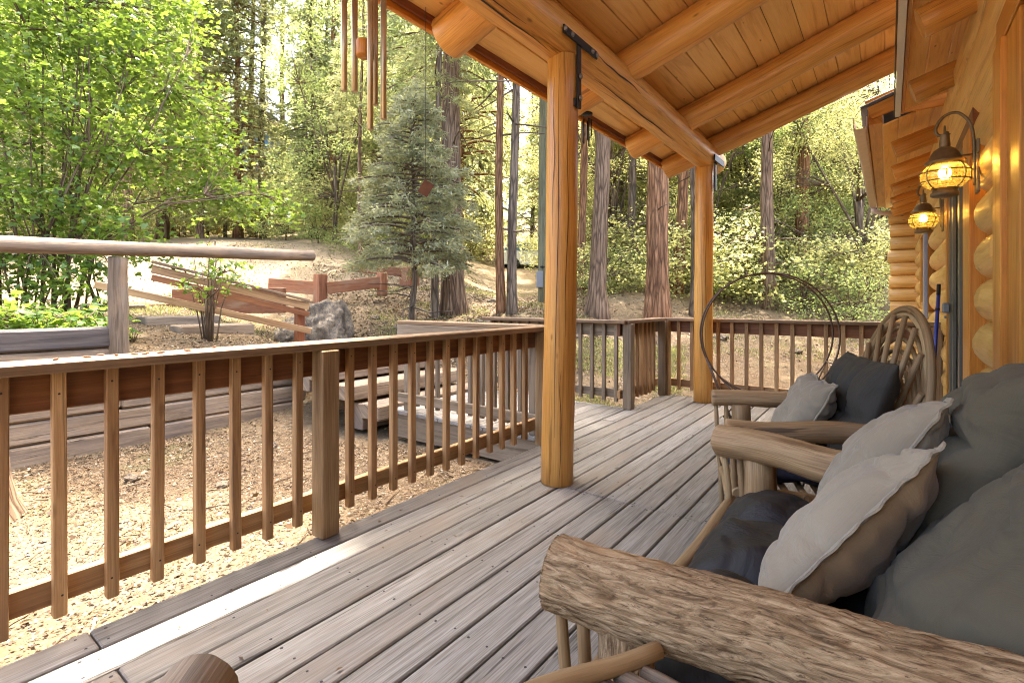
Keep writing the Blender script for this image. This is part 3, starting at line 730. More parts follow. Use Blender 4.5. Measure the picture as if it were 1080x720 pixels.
m = MB(); m.board((-2.18, 6.045, zc_(-2.18)-.03), (.05, 6.045, zc_(.05)-.03), .03, .16, up=up); m.build('rake_board', M['redtrim'], cb)
m = MB(); m.box((.1, 6.03, 2.9), (1.3, 6.06, 3.75)); m.build('gable_filler', M['trim'], cb)
# house eave
ev = MB(); ev.box((.088, -.6, 2.835), (.115, 5.86, 3.02)); ev = ev.build('house_fascia', M['trim'], cb)
m = MB(); m.box((.045, -.6, 2.815), (.0855, 5.86, 2.832), .002); m.build('drip_edge', M['white'], ev)
m = MB(); m.box((.036, -.6, 2.82), (.043, 5.86, 3.0), .002); m.build('drip_edge_back', M['iron'], ev)
sf = MB(); x = .1
while x < .75:
    sf.board((x+.06, -.6, 2.85+SL*(x+.03)), (x+.06, 5.86, 2.85+SL*(x+.03)), .13, .02, up=up, ch=.006)
    x += .128
x = -.05
while x < .75:
    sf.board((x+.06, 6.12, 2.86+SL*(x+.03)), (x+.06, 11.6, 2.86+SL*(x+.03)), .13, .02, up=up, ch=.006)
    x += .128
sf.build('soffit', M['ceiling'], cb)
for y in (1.4, 2.5, 3.70, 4.88, 6.5, 7.65, 8.85, 10.0, 11.0):
    m = MB(); x0 = .14 if y < 6 else .04
    m.log((x0, y, 2.685+SL*(x0-.1)), (.62, y, 2.685+SL*.52), .088, .088, 20, 5, .03, .004, .12); m.build('rafter_tail', M['log'], cb)
fa = MB(); fa.box((-.165, 6.12, 2.86), (-.045, 11.6, 3.0)); fa = fa.build('house_fascia', M['trim'], cb)
m = MB(); m.board((-.225, 8.9, 3.02), (1.2, 8.9, 3.02+.31*1.425+.05), 5.7, .03, up=up); m.build('house_roof', M['roof'], cb)
m = MB(); m.board((-.165, 6.10, 3.0), (.62, 6.10, 3.0+SL*.785), .03, .20, up=up); m.build('eave_end_board', M['trim'], cb)
g = MB(); prof = [(-.285, 2.93), (-.285, 2.83), (-.265, 2.81), (-.19, 2.81), (-.17, 2.83), (-.17, 2.93), (-.178, 2.93), (-.178, 2.835), (-.195, 2.82), (-.26, 2.82), (-.277, 2.835), (-.277, 2.93)]
g.rings([[V((a, y, b)) for a, b in prof] for y in (6.05, 8.5, 11.3)], [0, 2.4, 5.2], [.03*i for i in range(len(prof)+1)], False)
gt = g.build('gutter', M['gutter'], cb)
m = MB(); m.tube([(-.23, 11.2, 2.82), (-.22, 11.2, 2.74), (-.1, 11.25, 2.70), (.2, 11.3, 2.68)], .04, 10); m.build('downspout', M['gutter'], gt)
# ---------------------------------------------------------------- rustic log seats (local frame: front = -x, back = +x)
def log_seat(label, loc, rz, Wf, Wb, D, armz, ra, bark_arm=False, arms=(1, 1), back=True, cat='log chair', bh=.62, group=None, sz=.36, name='log_chair', bk=None, ra2=None):
    r = empty(name, loc, label, cat, group, rz=rz)
    def lb(m, nm, mat, par=None): return m.build(nm, M[mat], par or r, local=True)
    hx = D/2; bk = bk or (-Wb/2, Wb/2)
    for s, on in ((-1, arms[0]), (1, arms[1])):
        if not on: continue
        m = MB(); ra_ = ra2 if (ra2 and s > 0) else ra
        m.log((-hx-.05, s*Wf/2, armz), (hx+.02, bk[(s+1)//2], armz+.01), ra_[0], ra_[1], 110 if (bark_arm and s < 0) else 30, 190 if (bark_arm and s < 0) else 40, .09 if bark_arm else .06, .012, .22, 7 if bark_arm else 3, rough=.085 if (bark_arm and s < 0) else .045)
        lb(m, 'armrest', 'barkarm' if (bark_arm and s < 0) else 'armlog')
        m = MB(); m.log((-hx+.10, s*(Wf/2-.01), 0), (-hx+.09, s*(Wf/2-.01), armz-ra[0]*.6), .052, .046, 18, 8, .07, .006); lb(m, 'front_leg', 'barkarm' if bark_arm and s < 0 else 'armlog')
        m = MB(); m.log((hx-.04, bk[(s+1)//2], 0), (hx-.04, bk[(s+1)//2], armz), .042, .04, 14, 6, .06, .006); lb(m, 'rear_leg', 'armlog')
        m = MB()
        for q, (dx, dy) in enumerate(((-.02, .03), (.015, .055), (.045, .02))):
            m.log((-hx+.02+dx, s*(Wf/2-.02)+dy*s*.3, .04), (-hx-.0+dx*1.5, s*(Wf/2-.0)+dy*s*.4, armz-ra[0]*.5), .013, .011, 9, 8, .1, .012)
        lb(m, 'corner_twigs', 'twig')
        m = MB(); m.log((-hx, s*(Wf/2-.03), sz), (hx, s*(Wb/2-.03), sz), .026, .024, 12, 8, .08, .01); lb(m, 'side_rail', 'twig')
    m = MB(); m.log((-hx-.005, -Wf/2-.03, sz+.015), (-hx-.005, Wf/2+.03, sz+.02), .024, .022, 14, 12, .08, .014); lb(m, 'front_rail', 'twig')
    m = MB(); m.log((-hx+.0, -Wf/2, sz-.12), (-hx+.0, Wf/2, sz-.11), .018, .017, 12, 12, .08, .02); lb(m, 'lower_front_rail', 'twig')
    m = MB(); m.log((hx, -Wb/2, sz), (hx, Wb/2, sz), .024, .022, 12, 8, .08, .01); lb(m, 'back_rail', 'twig')
    n = int(D/.06); m = MB()
    for i in range(1, n):
        t = i/n; y = (Wf*(1-t)+Wb*t)/2
        m.log((-hx+D*t, -y, sz+.012), (-hx+D*t, y, sz+.012), .014, .012, 9, 6, .08, .006)
    lb(m, 'seat_sticks', 'twig')
    if back:
        lean = .20; B0 = V((hx-.06, 0, sz+.03)); bw = Wb/2+(.05 if Wb < .8 else .01)
        def bp(y, h): return V((hx-.05+lean*h, y, sz+.02+h))
        N = 40
        for kk, (rr, off) in enumerate(((.0145, 0), (.012, .026))):
            pts = []
            for i in range(N+1):
                a = math.pi*i/N; k = 1-off/bw
                pts.append(bp(-bw*k*math.cos(a), max(-.05, (bh-off)*math.sin(a)**.75)))
            m = MB(); m.tube(pts, [rr]*(N+1), 10, .08, 4); lb(m, 'backrest_hoop', 'twig')
        ns = 10 if Wb < .8 else 19
        m = MB()
        for i in range(ns):
            a = math.pi*(i+.75)/(ns+.5); tip = bp(-bw*.97*math.cos(a), bh*.97*math.sin(a)**.75)
            base = bp(-bw*.22*math.cos(a), .0); mid = base.lerp(tip, .5)+V((.0, random.uniform(-.015, .015), 0))
            m.tube([base+V((-.022, 0, 0)), mid+V((-.024, 0, 0)), tip+V((-.022, 0, 0))], [.0125, .0115, .010], 10, .14, 7)
        lb(m, 'backrest_spokes', 'twig')
        m = MB()
        for f in np.arange(.28, .95, .068):
            pts = []
            for i in range(25):
                a = .12+(math.pi-.24)*i/24; pts.append(bp(-bw*f*math.cos(a), bh*f*math.sin(a)**.8)+V((.004, 0, 0)))
            m.tube(pts, .0088, 8, .1, 5)
        lb(m, 'backrest_arcs', 'twig')
    return r

lv = log_seat('log loveseat nearest the camera, its thick front arm still in rough bark', (-.115, 1.37, 0), 0, 1.13, .90, .68, .603, (.062, .063), True, cat='loveseat', bh=.66, sz=.36, name='log_loveseat', bk=(-.515, .37), ra2=(.055, .055))
ch_ang = math.atan2(.33, .94)
ch = log_seat('log armchair with a tall fan of bent twigs behind its cushions, beyond the loveseat', (-.31, 2.57, 0), ch_ang, .70, .70, .60, .60, (.042, .040), False, cat='armchair', bh=.72, sz=.34)
# seat whose arm end pokes up at the bottom left
nrz = math.radians(-42.6); _E = V((-.761, .298, 0)); _R = Matrix.Rotation(nrz, 3, 'Z')
nc = log_seat('log armchair of which only one weathered grey arm end shows at the bottom edge', tuple(_E-_R @ V((-.58/2-.05, .31, 0))), nrz, .62, .56, .58, .575, (.050, .048), False, cat='armchair', bh=.4, sz=.34, back=False)
for c in nc.children:
    if c.name.startswith('armrest'): c.data.materials[0] = M['timber']

# twig-topped table beside the loveseat
tb = empty('twig_table', (-.12, .52, 0), 'small rustic table with a top of parallel grey twigs, in front of the bark arm', 'side table')
TZ = .555
m = MB(); m.log((-.51, .33, TZ+.012), (-.283, .755, TZ+.02), .0135, .0125, 14, 14, .08, .008); m.build('edge_stick', M['twig'], tb)
m = MB(); m.log((.08, .32, TZ+.01), (.14, .72, TZ+.01), .0135, .0125, 12, 10, .08, .008); m.build('edge_stick', M['twig'], tb)
m = MB()
for i in range(13):
    y = .715-.029*i; rr = random.uniform(.0115, .0140)
    m.log((-.285-.53*(.755-y)-.0+random.uniform(0, .014), y, TZ+.002), (.13, y-.018, TZ+.002), rr, rr*.9, 14, 12, .09, .005)
m.build('twig_top', M['greylog'], tb)
for (a, b) in ((-.30, .70), (-.44, .40), (.1, .68), (.07, .36)):
    m = MB(); m.log((a, b, 0), (a, b, TZ-.01), .018, .016, 10, 6, .08, .006); m.build('leg', M['twig'], tb)

# ---------------------------------------------------------------- cushions
def cushion(name, label, cat, mat, c, e1, e2, w, h, t, tuft=None, seed=1, pinch=.09, wr=.010, N=46, power=.5, flange=0.0, sag=0.0, group=None, edge=.06, deep=.55, back_mat=None):
    """e1 = height direction, e2 = width direction; soft closed cushion centred on c"""
    e1 = V(e1).normalized(); e2 = V(e2); e2 = (e2-e1*e2.dot(e1)).normalized(); nn = e2.cross(e1).normalized()
    c = V(c); vs = []; uvs = []
    G = np.linspace(-1, 1, N+1); G = np.sign(G)*(1-(1-np.abs(G))**1.35)
    def pos(u, v, sg):
        x = w/2*u*(1-pinch*(1-v*v)*abs(u)); y = h/2*v*(1-pinch*(1-u*u)*abs(v))
        p = max(0.0, (1-abs(u)**3.2)*(1-abs(v)**3.2))**power
        if tuft:
            a, b = tuft; f = 1.0
            if a > 1: f = min(f, abs(math.sin(math.pi*a*(u+1)/2))**.55) if 0 else f
            ga = abs(math.sin(math.pi*a*(u+1)/2)) if a > 1 else 1
            gb = abs(math.sin(math.pi*b*(v+1)/2)) if b > 1 else 1
            # grooves fade at the rim
            pu = min(1.0, 1.25*(ga**.55)*(gb**.55))
            da = abs((a*(u+1)/2+.5) % 1-.5)/a*2; db = abs((b*(v+1)/2+.5) % 1-.5)/b*2
            dd = math.hypot(da*w, db*h); an = math.atan2(db*h, da*w+1e-6)
            pu *= 1-.16*math.exp(-dd*9)*(.5+.5*math.sin(an*14+seed))
            p *= (1-deep)+deep*pu
        z = sg*t/2*(p+edge*0)
        q = V((u*1.7*w/.45, v*1.7*h/.45, seed+sg*3.1))
        z += wr*(mn.noise(q*1.2)+.28*mn.noise(V((q.x*3.0, q.y*1.5, q.z))))*min(1, p*2.2)
        cr = 1-abs(mn.noise(V((u*.8*w/.45+seed, v*1.9*h/.45+.6*mn.noise(V((u*2, v*2, seed))), sg*5))))
        z -= sg*wr*1.5*max(0, cr-.84)**1.3*6*min(1, p*2)*.55
        rim = max(abs(u), abs(v)); 
        al = (v if abs(u) > abs(v) else u)
        z += wr*.75*sg*mn.noise(V((al*6, seed*2, sg)))*max(0, rim-.5)*1.6*min(1, p*2.5)
        x += wr*.8*mn.noise(V((v*3.1, seed, 2)))*abs(u)**3; y += wr*.8*mn.noise(V((u*3.1, seed, 7)))*abs(v)**3
        y -= sag*(1-u*u)*.5
        return c+e2*x+e1*y+nn*z
    faces = []; uv = []
    n1 = N+1; tid = {}
    for sg in (1, -1):
        for i, v in enumerate(G):
            for j, u in enumerate(G):
                b = i in (0, N) or j in (0, N)
                key = (i, j) if b else (i, j, sg)
                if key not in tid: tid[key] = len(vs); vs.append(tuple(pos(u, v, sg)))
    for sg in (1, -1):
        g = lambda i, j: tid.get((i, j), tid.get((i, j, sg)))
        for i in range(N):
            for j in range(N):
                q = (g(i, j), g(i, j+1), g(i+1, j+1), g(i+1, j))
                w4 = [(G[j]*w/2, G[i]*h/2), (G[j+1]*w/2, G[i]*h/2), (G[j+1]*w/2, G[i+1]*h/2), (G[j]*w/2, G[i+1]*h/2)]
                if sg > 0: faces.append(q[::-1]); uv += w4[::-1]
                else: faces.append(q); uv += w4
    m = MB(); m.v = vs; m.f = faces; m.uv = [(a+seed, b) for a, b in uv]; m.sm = [True]*len(faces)
    o = m.build(name, mat)
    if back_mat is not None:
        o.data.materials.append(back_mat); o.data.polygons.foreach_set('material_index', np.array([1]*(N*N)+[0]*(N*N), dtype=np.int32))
    tag(o, label, cat, group)
    if flange:
        ring = [(i, 0) for i in range(N)]+[(N, j) for j in range(N)]+[(i, N) for i in range(N, 0, -1)]+[(0, j) for j in range(N, 0, -1)]
        pts = [V(vs[tid[k]]) for k in ring]; f = MB()
        out = []
        for k, p in enumerate(pts):
            d = (p-c); d = (d-nn*d.dot(nn)).normalized(); out.append(p+d*flange+nn*.006*mn.noise(V((k*.25, seed, 0))))
        n = len(pts); up_ = [p+nn*.004 for p in pts]; dn = [p-nn*.004 for p in pts]; o1 = [p+nn*.002 for p in out]; o2 = [p-nn*.002 for p in out]
        for A, B in ((up_, o1), (o1, o2), (o2, dn)):
            b = len(f.v); f.v += [tuple(p) for p in A]+[tuple(p) for p in B]
            for k in range(n):
                k2 = (k+1) % n
                f.face((b+k, b+k2, b+n+k2, b+n+k), [(k*.01, 0), (k*.01+.01, 0), (k*.01+.01, .02), (k*.01, .02)], True)
        f.build('seam', mat, o)
    return o
SEATC = cushion('seat_cushion', 'black tufted seat cushion lying on the loveseat', 'cushion', M['black'], (-.12, 1.36, .44), (1, 0, .0), (0, 1, 0), .98, .60, .21, (3, 2), 3, .03, .016, 96, .34, deep=.9)
CUSH_F = cushion('back_cushion', 'puffed grey-green back cushion at the far end of the loveseat, gathered in folds', 'cushion', M['sage'], (.155, 1.52, .70), (.42, 0.05, 1), (.15, 1, 0), .54, .58, .22, (1, 3), 5, .05, .034, 76, .42, deep=.5)
CUSH_N = cushion('back_cushion', 'big smooth grey-green back cushion at the near end of the loveseat behind the bark arm', 'cushion', M['sage'], (.15, 1.10, .645), (.62, 0, .78), (-.05, 1, 0), .44, .50, .20, None, 9, .05, .020, 70, .42)
PIL_A = cushion('throw_pillow', 'pale grey throw pillow in front, its seam and brown shaded back towards the camera', 'throw pillow', M['pillow'], (-.085, 1.285, .605), (.56, .42, .66), (-.12, .9, -.38), .40, .44, .15, None, 14, .08, .020, 70, .5, .016, back_mat=M['pillowshade'])
PIL_B = cushion('throw_pillow', 'grey linen throw pillow leaning behind the front pale pillow', 'throw pillow', M['pillow2'], (-.03, 1.51, .68), (.48, .20, .80), (-.1, .95, -.22), .42, .44, .15, None, 21, .08, .020, 70, .5, .014)
# chair cushions
R2 = Matrix.Rotation(ch_ang, 3, 'Z')
def CL(x, y, z): return V((-.31, 2.57, 0))+R2 @ V((x, y, z))
cushion('seat_cushion', 'dark navy seat cushion of the fan-backed armchair', 'cushion', M['navy'], CL(-.06, 0, .40), R2 @ V((1, 0, .03)), R2 @ V((0, 1, 0)), .56, .52, .11, (2, 2), 31, .03, .008, 40, .4)
cb2 = cushion('back_cushion', 'charcoal folded back cushion with a white care tag, against the twig fan of the armchair', 'cushion', M['chairback'], CL(.16, -.06, .64), R2 @ V((.34, 0, 1)), R2 @ V((0, 1, 0)), .56, .50, .16, (3, 2), 37, .04, .010, 54, .4, deep=.5)
m = MB(); p = CL(.20, -.29, .73); m.board(p+V((0, 0, .025)), p-V((0, 0, .025)), .02, .002, up=(1, .2, 0), ch=.0003); m.build('care_tag', M['tagwhite'], cb2)
cushion('throw_pillow', 'wrinkled light grey throw pillow on the fan-backed armchair', 'throw pillow', M['pillow2'], CL(-.01, -.02, .60), R2 @ V((.5, .0, 1)), R2 @ V((0, 1, 0)), .38, .38, .15, None, 44, .07, .022, 60, .5, .010)
# dark cushion under the bark arm
cushion('seat_cushion', 'dark blue-grey cushion glimpsed below the bark arm at the bottom edge', 'cushion', M['navy'], (-.08, .92, .30), (1, 0, 0), (0, 1, 0), .3, .3, .1, None, 51, .03, .006, 30, .4)

# ---------------------------------------------------------------- wire firewood hoop
hp = empty('wire_hoop', (-.93, 5.05, 0), 'large round rusty wire firewood hoop standing on the deck before the far railing', 'firewood hoop')
hc = V((-.90, 5.10, .0)); hd = V((.93, .36, 0)).normalized(); hn = V((-hd.y, hd.x, 0))
R = .565; HZc = .27+R-.03
for s in (-.09, .09):
    pts = [hc+hn*s*(1-.25*math.sin(2*math.pi*i/72))+hd*R*math.cos(2*math.pi*i/72)+V((0, 0, HZc+R*math.sin(2*math.pi*i/72))) for i in range(73)]
    m = MB(); m.tube(pts, .0078, 8, cap=False); m.build('ring', M['rustwire'], hp)
for a in (-25, -48, -70, -90, -110, -132, -155):
    c, s = math.cos(math.radians(a)), math.sin(math.radians(a))
    m = MB(); m.tube([hc-hn*.1+hd*R*c+V((0, 0, HZc+R*s)), hc+hn*.1+hd*R*c+V((0, 0, HZc+R*s))], .006, 6); m.build('crossbar', M['rustwire'], hp)
for s in (-.10, .10):
    for k in (-1, 1):
        m = MB(); b = hc+hn*s; m.tube([b+hd*k*.40+V((0, 0, HZc-R*.72)), b+hd*k*.20+V((0, 0, .18)), b+hd*k*.36+V((0, 0, .006))], .0075, 8)
        m.tube([b+hd*k*.52+V((0, 0, HZc-R*.40)), b+hd*k*.30+V((0, 0, .006))], .0065, 8); m.build('leg', M['rustwire'], hp)

# ---------------------------------------------------------------- lanterns
def lantern(label, y, zc):
    r = empty('wall_lantern', (.36, y, zc), label, 'lantern', 'onion lanterns on the log wall')
    c = V((.235, y, zc))                  # centre of the glass
    m = MB(); m.lathe([(.0, -.103), (.052, -.103), (.060, -.098), (.060, -.084), (.051, -.080), (.051, -.050), (.046, -.046), (.0, -.046)], c, n=28); m.build('base', M['bronze'], r)
    N = 18; pr_ = []
    for i in range(N+1):
        a = math.pi*(i/N)*.72+math.pi*.14; pr_.append((.103*math.sin(a)**.9, -.078*math.cos(a)+.004))
    m = MB(); m.lathe(pr_, c, n=32, cap=False); m.build('glass_globe', M['amber'], r)
    m = MB(); m.lathe([(.0, .150), (.022, .150), (.024, .165), (.020, .215), (.024, .222), (.0, .222)], c, n=20)
    m.lathe([(.050, .052), (.060, .056), (.082, .072), (.086, .078), (.081, .084), (.067, .090), (.064, .108), (.060, .114), (.058, .122), (.046, .140), (.026, .154), (.0, .156)], c, n=32); m.build('cap', M['bronze'], r)
    for k in range(4):
        a0 = math.pi/4+k*math.pi/2; pts = []
        for i in range(13):
            a = math.pi*(i/12)*.76+math.pi*.12; rr = .108*math.sin(a)**.9; pts.append(c+V((rr*math.cos(a0), rr*math.sin(a0), -.082*math.cos(a)+.004)))
        m = MB(); m.tube(pts, .0032, 6); m.build('guard_wire', M['bronze'], r)
    for zz, rr in ((.022, .107), (-.024, .105)):
        m = MB(); m.tube([c+V((rr*math.cos(i*math.pi/16), rr*math.sin(i*math.pi/16), zz)) for i in range(33)], .003, 6, cap=False); m.build('guard_ring', M['bronze'], r)
    m = MB()
    for s in (-1, 1): m.tube([c+V((0, s*.122+.014*math.cos(i*math.pi/8), .0+.016*math.sin(i*math.pi/8))) for i in range(17)], .003, 6, cap=False)
    m.build('side_rings', M['bronze'], r)
    m = MB(); m.lathe([(.0, -.044), (.016, -.044), (.016, -.015), (.0, -.015)], c, n=12); m.build('socket', M['bronze'], r)
    m = MB(); m.lathe([(.0, -.014), (.014, -.012), (.026, .008), (.028, .024), (.022, .042), (.010, .050), (.0, .051)], c, n=18); m.build('bulb', M['bulb'], r)
    # bail and crook
    m = MB(); m.tube([c+V((.0, .024+.022*math.cos(t), .236+.030*math.sin(t)))+V((0, -.024, 0)) for t in np.linspace(-.3, math.pi+.3, 14)], .004, 8); m.build('bail', M['bronze'], r)
    pts = [V((.352, y, zc-.06)), V((.350, y, zc+.06)), V((.348, y, zc+.17)), V((.335, y, zc+.26)), V((.300, y, zc+.315)), V((.27, y, zc+.33)), V((.235, y, zc+.32)), V((.21, y, zc+.29)), V((.198, y, zc+.25)), V((.21, y, zc+.222)), V((.235, y, zc+.22)), V((.248, y, zc+.235))]
    P2 = []
    for i in range(len(pts)-1):
        p0 = pts[max(0, i-1)]; p1 = pts[i]; p2 = pts[i+1]; p3 = pts[min(len(pts)-1, i+2)]
        for t in (0, .25, .5, .75): P2.append(.5*((2*p1)+(p2-p0)*t+(2*p0-5*p1+4*p2-p3)*t*t+(3*p1-p0-3*p2+p3)*t**3))
    P2.append(pts[-1]); m = MB(); m.tube(P2, .0075, 10); m.tube([V((.35, y, zc+.10)), V((.26, y, zc+.10)), V((.255, y, zc+.085))], .005, 8); m.build('crook_arm', M['bronze'], r)
    m = MB()
    for a, b, wd in (((.362, y, zc-.10), (.362, y, zc-.04), .075), ((.362, y, zc-.04), (.362, y, zc+.10), .04), ((.362, y, zc+.10), (.362, y, zc+.17), .075)): m.board(a, b, wd, .014, up=(1, 0, 0), ch=.006)
    m.build('wall_plate', M['bronze'], r)
    l = bpy.data.lights.new('lantern_light', 'POINT'); l.energy = LAMP_E; l.color = (1, .60, .20); l.shadow_soft_size = .03
    lo = bpy.data.objects.new('lantern_light', l); COL.objects.link(lo); lo.parent = r; lo.location = c+V((0, 0, .075))-V(r.location)
lantern('larger and nearer of the two lit amber onion lanterns, before the sliding door', 3.48, 1.765)
lantern('lit amber onion lantern beyond the sliding door, smaller in view', 5.56, 1.80)

# ---------------------------------------------------------------- broom
br = empty('broom', (.27, 5.05, 0), 'broom with a blue handle leaning by the sliding door', 'broom')
m = MB(); m.tube([(.26, 5.02, .30), (.305, 5.06, 1.16)], .0125, 10); m.build('handle', M['bluehandle'], br)
m = MB(); m.tube([(.305, 5.06, 1.16), (.3075, 5.0622, 1.245)], .013, 10, rnd=.4); m.tube([(.299, 5.055, 1.045), (.3, 5.056, 1.06)], .015, 10); m.build('grip', M['iron'], br)
m = MB(); m.board((.258, 5.017, .33), (.254, 5.01, .20), .10, .04, up=(0, 1, 0)); m.board((.254, 5.01, .20), (.25, 5.0, .01), .24, .05, up=(0, 1, 0), ch=.015); m.build('brush_head', M['brush'], br)

# ---------------------------------------------------------------- hanging things
wc = empty('wind_chime', (-1.665, 1.235, 2.58), 'long bronze tube wind chime hanging from the porch beam', 'wind chime')
c0 = V((-1.655, 1.235, 0)); Zc = 1.98
tubes = [(363.0, 96), (374, 97), (390.5, 137), (395.5, 111), (404.5, 126)]
m = MB(); m.lathe([(.0, 0), (.072, 0), (.075, .004), (.075, .016), (.072, .02), (.0, .02)], c0+V((0, 0, 2.47)), n=24); m.build('top_disc', M['trim'], wc)
cam_r = V((.8, .6, 0)); cam_f = V((-.6, .8, 0))
for i, (u, v) in enumerate(tubes):
    dep = (.0, .045, -.05, .03, -.03)[i]
    zz = Zc+dep; p = Q(u, v, zz); m = MB()
    m.tube([p, p+V((0, 0, 2.36-p.z-.02*(i % 2)))], 0.0120*zz/1.98, 16, rnd=.05); m.build('tube', M['chime'], wc)
    m = MB(); m.tube([p+V((0, 0, 2.34-p.z-.02*(i % 2))), V((c0.x, c0.y, 2.475))*.5+V((p.x, p.y, 2.475))*.5], .0012, 5); m.build('string', M['cord'], wc)
p = Q(384, 60, 1.98)
m = MB(); m.lathe([(.0, 0), (.029, 0), (.031, .004), (.031, .058), (.029, .062), (.0, .062)], p, n=24); m.build('striker', M['trim'], wc)
m = MB(); m.tube([p+V((0, 0, .06)), V((p.x, p.y, 2.475))], .0012, 5); m.tube([V((c0.x, c0.y, 2.48)), V((-1.62, 1.235, 2.60))], .002, 5); m.build('cord', M['cord'], wc)
ws = empty('wind_sail', (-2.1, 1.98, 2.7), 'rusty diamond wind catcher on a thin cord below the eave', 'wind catcher')
p = Q(449, 199, 2.85); m = MB(); t = Q(450.5, -40, 2.85); t.z = 2.78; m.tube([p+V((0, 0, .05)), V((p.x, p.y, 2.80))], .0019, 5); m.build('cord', M['cord'], ws)
m = MB(); m.board(p-V((0, 0, .032))-cam_r*.02, p+V((0, 0, .036))+cam_r*.022, .062, .004, up=(-.6, .8, .2), ch=.001); m.build('sail', M['rust'], ws)
# small chime with an iron scroll beyond the near column
sc = empty('small_wind_chime', tuple(Q(618, 60, 4.0)), 'small dark wind chime with an iron scroll hanging by the near porch column', 'wind chime')
m = MB(); a = Q(618, 60, 4.0); b = Q(618, 92, 4.0); a.z = 2.78; m.tube([a, b], .003, 5); m.build('cord', M['cord'], sc)
m = MB(); c = Q(619, 108, 4.0)
m.tube([b, c+V((0, 0, .06))]+[c+cam_r*(.028*(1-i/34))*math.cos(i*.45+1.57)+V((0, 0, .045*math.sin(i*.45+1.57))) for i in range(24)], .0045, 6)
m.tube([c-V((0, 0, .03)), c-V((0, 0, .09))], .004, 6); m.build('scroll', M['iron'], sc)
e = c-V((0, 0, .10)); m = MB(); m.lathe([(0, 0), (.045, 0), (.045, .012), (0, .012)], e, n=16); m.build('top_disc', M['iron'], sc)
for i in range(5):
    q = e+cam_r*.034*math.cos(i*1.257)+cam_f*.034*math.sin(i*1.257)
    m = MB(); m.tube([q, q-V((0, 0, .04+.0))], .001, 4); m.tube([q-V((0, 0, .04)), q-V((0, 0, .17+.022*i))], .0065, 8); m.build('tube', M['iron'], sc)
# ---------------------------------------------------------------- foliage helpers
def unit(a): return a/np.maximum(np.linalg.norm(a, axis=-1, keepdims=True), 1e-9)
def blades(P0, D, L, W, N=None):
    """diamond leaves: base points, directions, lengths, half widths"""
    n = len(P0); D = unit(D)
    sd = unit(np.cross(D, rng.normal(size=(n, 3)) if N is None else N))
    L = L[:, None]; W = W[:, None]
    return np.stack([P0, P0+D*L*.45+sd*W, P0+D*L, P0+D*L*.45-sd*W], 1).reshape(-1, 3)
def lobed(P0, D, N, L):
    """three-lobed broad leaves"""
    D = unit(D); N = unit(N); sd = unit(np.cross(D, N)); out = []
    for a, k, wd in ((0, 1.0, .30), (.95, .72, .24), (-.95, .72, .24)):
        d = D*math.cos(a)+sd*math.sin(a); d = unit(d-N*.12*abs(a)); s2 = np.cross(d, N)
        l = (L*k)[:, None]; w_ = (L*wd)[:, None]
        out.append(np.stack([P0, P0+d*l*.5+s2*w_, P0+d*l, P0+d*l*.5-s2*w_], 1))
    return np.stack(out, 1).reshape(-1, 3)
def conifer_parts(seed, H, base, rad, nb, spr=13, bl=9, L=.30, W=.030, droop=.35, barkm='barkgrey', tr=.16, topk=.8, asc=0.0, dead=6, open_=.0, jit=(.075, .07)):
    r = np.random.default_rng(seed); random.seed(seed)
    tm = MB(); k = 9
    tm.tube([(0.06*math.sin(i*1.3+seed), .06*math.cos(i*1.7+seed), H*i/k-.3*(i == 0)) for i in range(k+1)], [tr*(1-.9*i/k)+(.06*tr if i else .5*tr) for i in range(k+1)], 12, .12, 1.2)
    PS = []; DS = []
    for i in range(nb):
        t = (i+.5)/nb; z = base+(H-base)*t**.9
        az = i*2.39996+r.normal(0, .3); Lb = rad*max(.08, (1-t)**topk)*r.uniform(.6, 1.1)
        if r.random() < open_: continue
        dz = asc-droop*r.uniform(.3, 1.1); hd = np.array([math.cos(az), math.sin(az)])
        pts = []
        for s in np.linspace(0, 1, 5): pts.append((hd[0]*Lb*s, hd[1]*Lb*s, z+Lb*(dz*s*.6+.12*s*(1-s)*2-droop*.4*s*s)))
        if Lb > .35: tm.tube(pts, [.012+.014*Lb*(1-s) for s in np.linspace(0, 1, 5)], 4, cap=False)
        pa = np.array(pts); ns = max(3, int(spr*Lb/rad*1.15))
        s = .18+.82*np.sqrt(r.random(ns)); f = s*4; i0 = np.minimum(f.astype(int), 3)
        c = pa[i0]+(pa[i0+1]-pa[i0])*(f-i0)[:, None]
        lat = r.normal(0, 1, ns)*Lb*.16*(1.1-s*.5)
        c[:, 0] += -hd[1]*lat; c[:, 1] += hd[0]*lat; c[:, 2] += r.normal(-.04, jit[1], ns)-np.abs(lat)*.25
        d = np.stack([np.full(ns, hd[0])-hd[1]*lat*1.2, np.full(ns, hd[1])+hd[0]*lat*1.2, np.full(ns, dz-.25)], -1)
        PS.append(np.repeat(c, bl, 0)); DS.append(np.repeat(d, bl, 0))
    for i in range(dead):
        z = r.uniform(min(1.5, base*.4), base); az = r.uniform(0, 6.28); Lb = r.uniform(.5, 1.5)
        tm.tube([(0, 0, z), (math.cos(az)*Lb*.5, math.sin(az)*Lb*.5, z+r.uniform(-.1, .15)), (math.cos(az+.3)*Lb, math.sin(az+.3)*Lb, z+r.uniform(-.3, .1))], [.018, .012, .005], 4, cap=False)
    P0 = np.concatenate(PS); D0 = np.concatenate(DS); n = len(P0)
    P0 = P0+r.normal(0, jit[0], (n, 3))*np.array([1, 1, .7]); D0 = unit(D0)+r.normal(0, .55, (n, 3))
    v = blades(P0, D0, L*r.uniform(.6, 1.2, n), W*r.uniform(.7, 1.3, n))
    g = np.repeat(r.random(n//bl), bl)
    uv = np.stack([np.clip(g*.7+r.random(n)*.3, 0, 1), r.random(n)], -1)
    return tm, v, uv
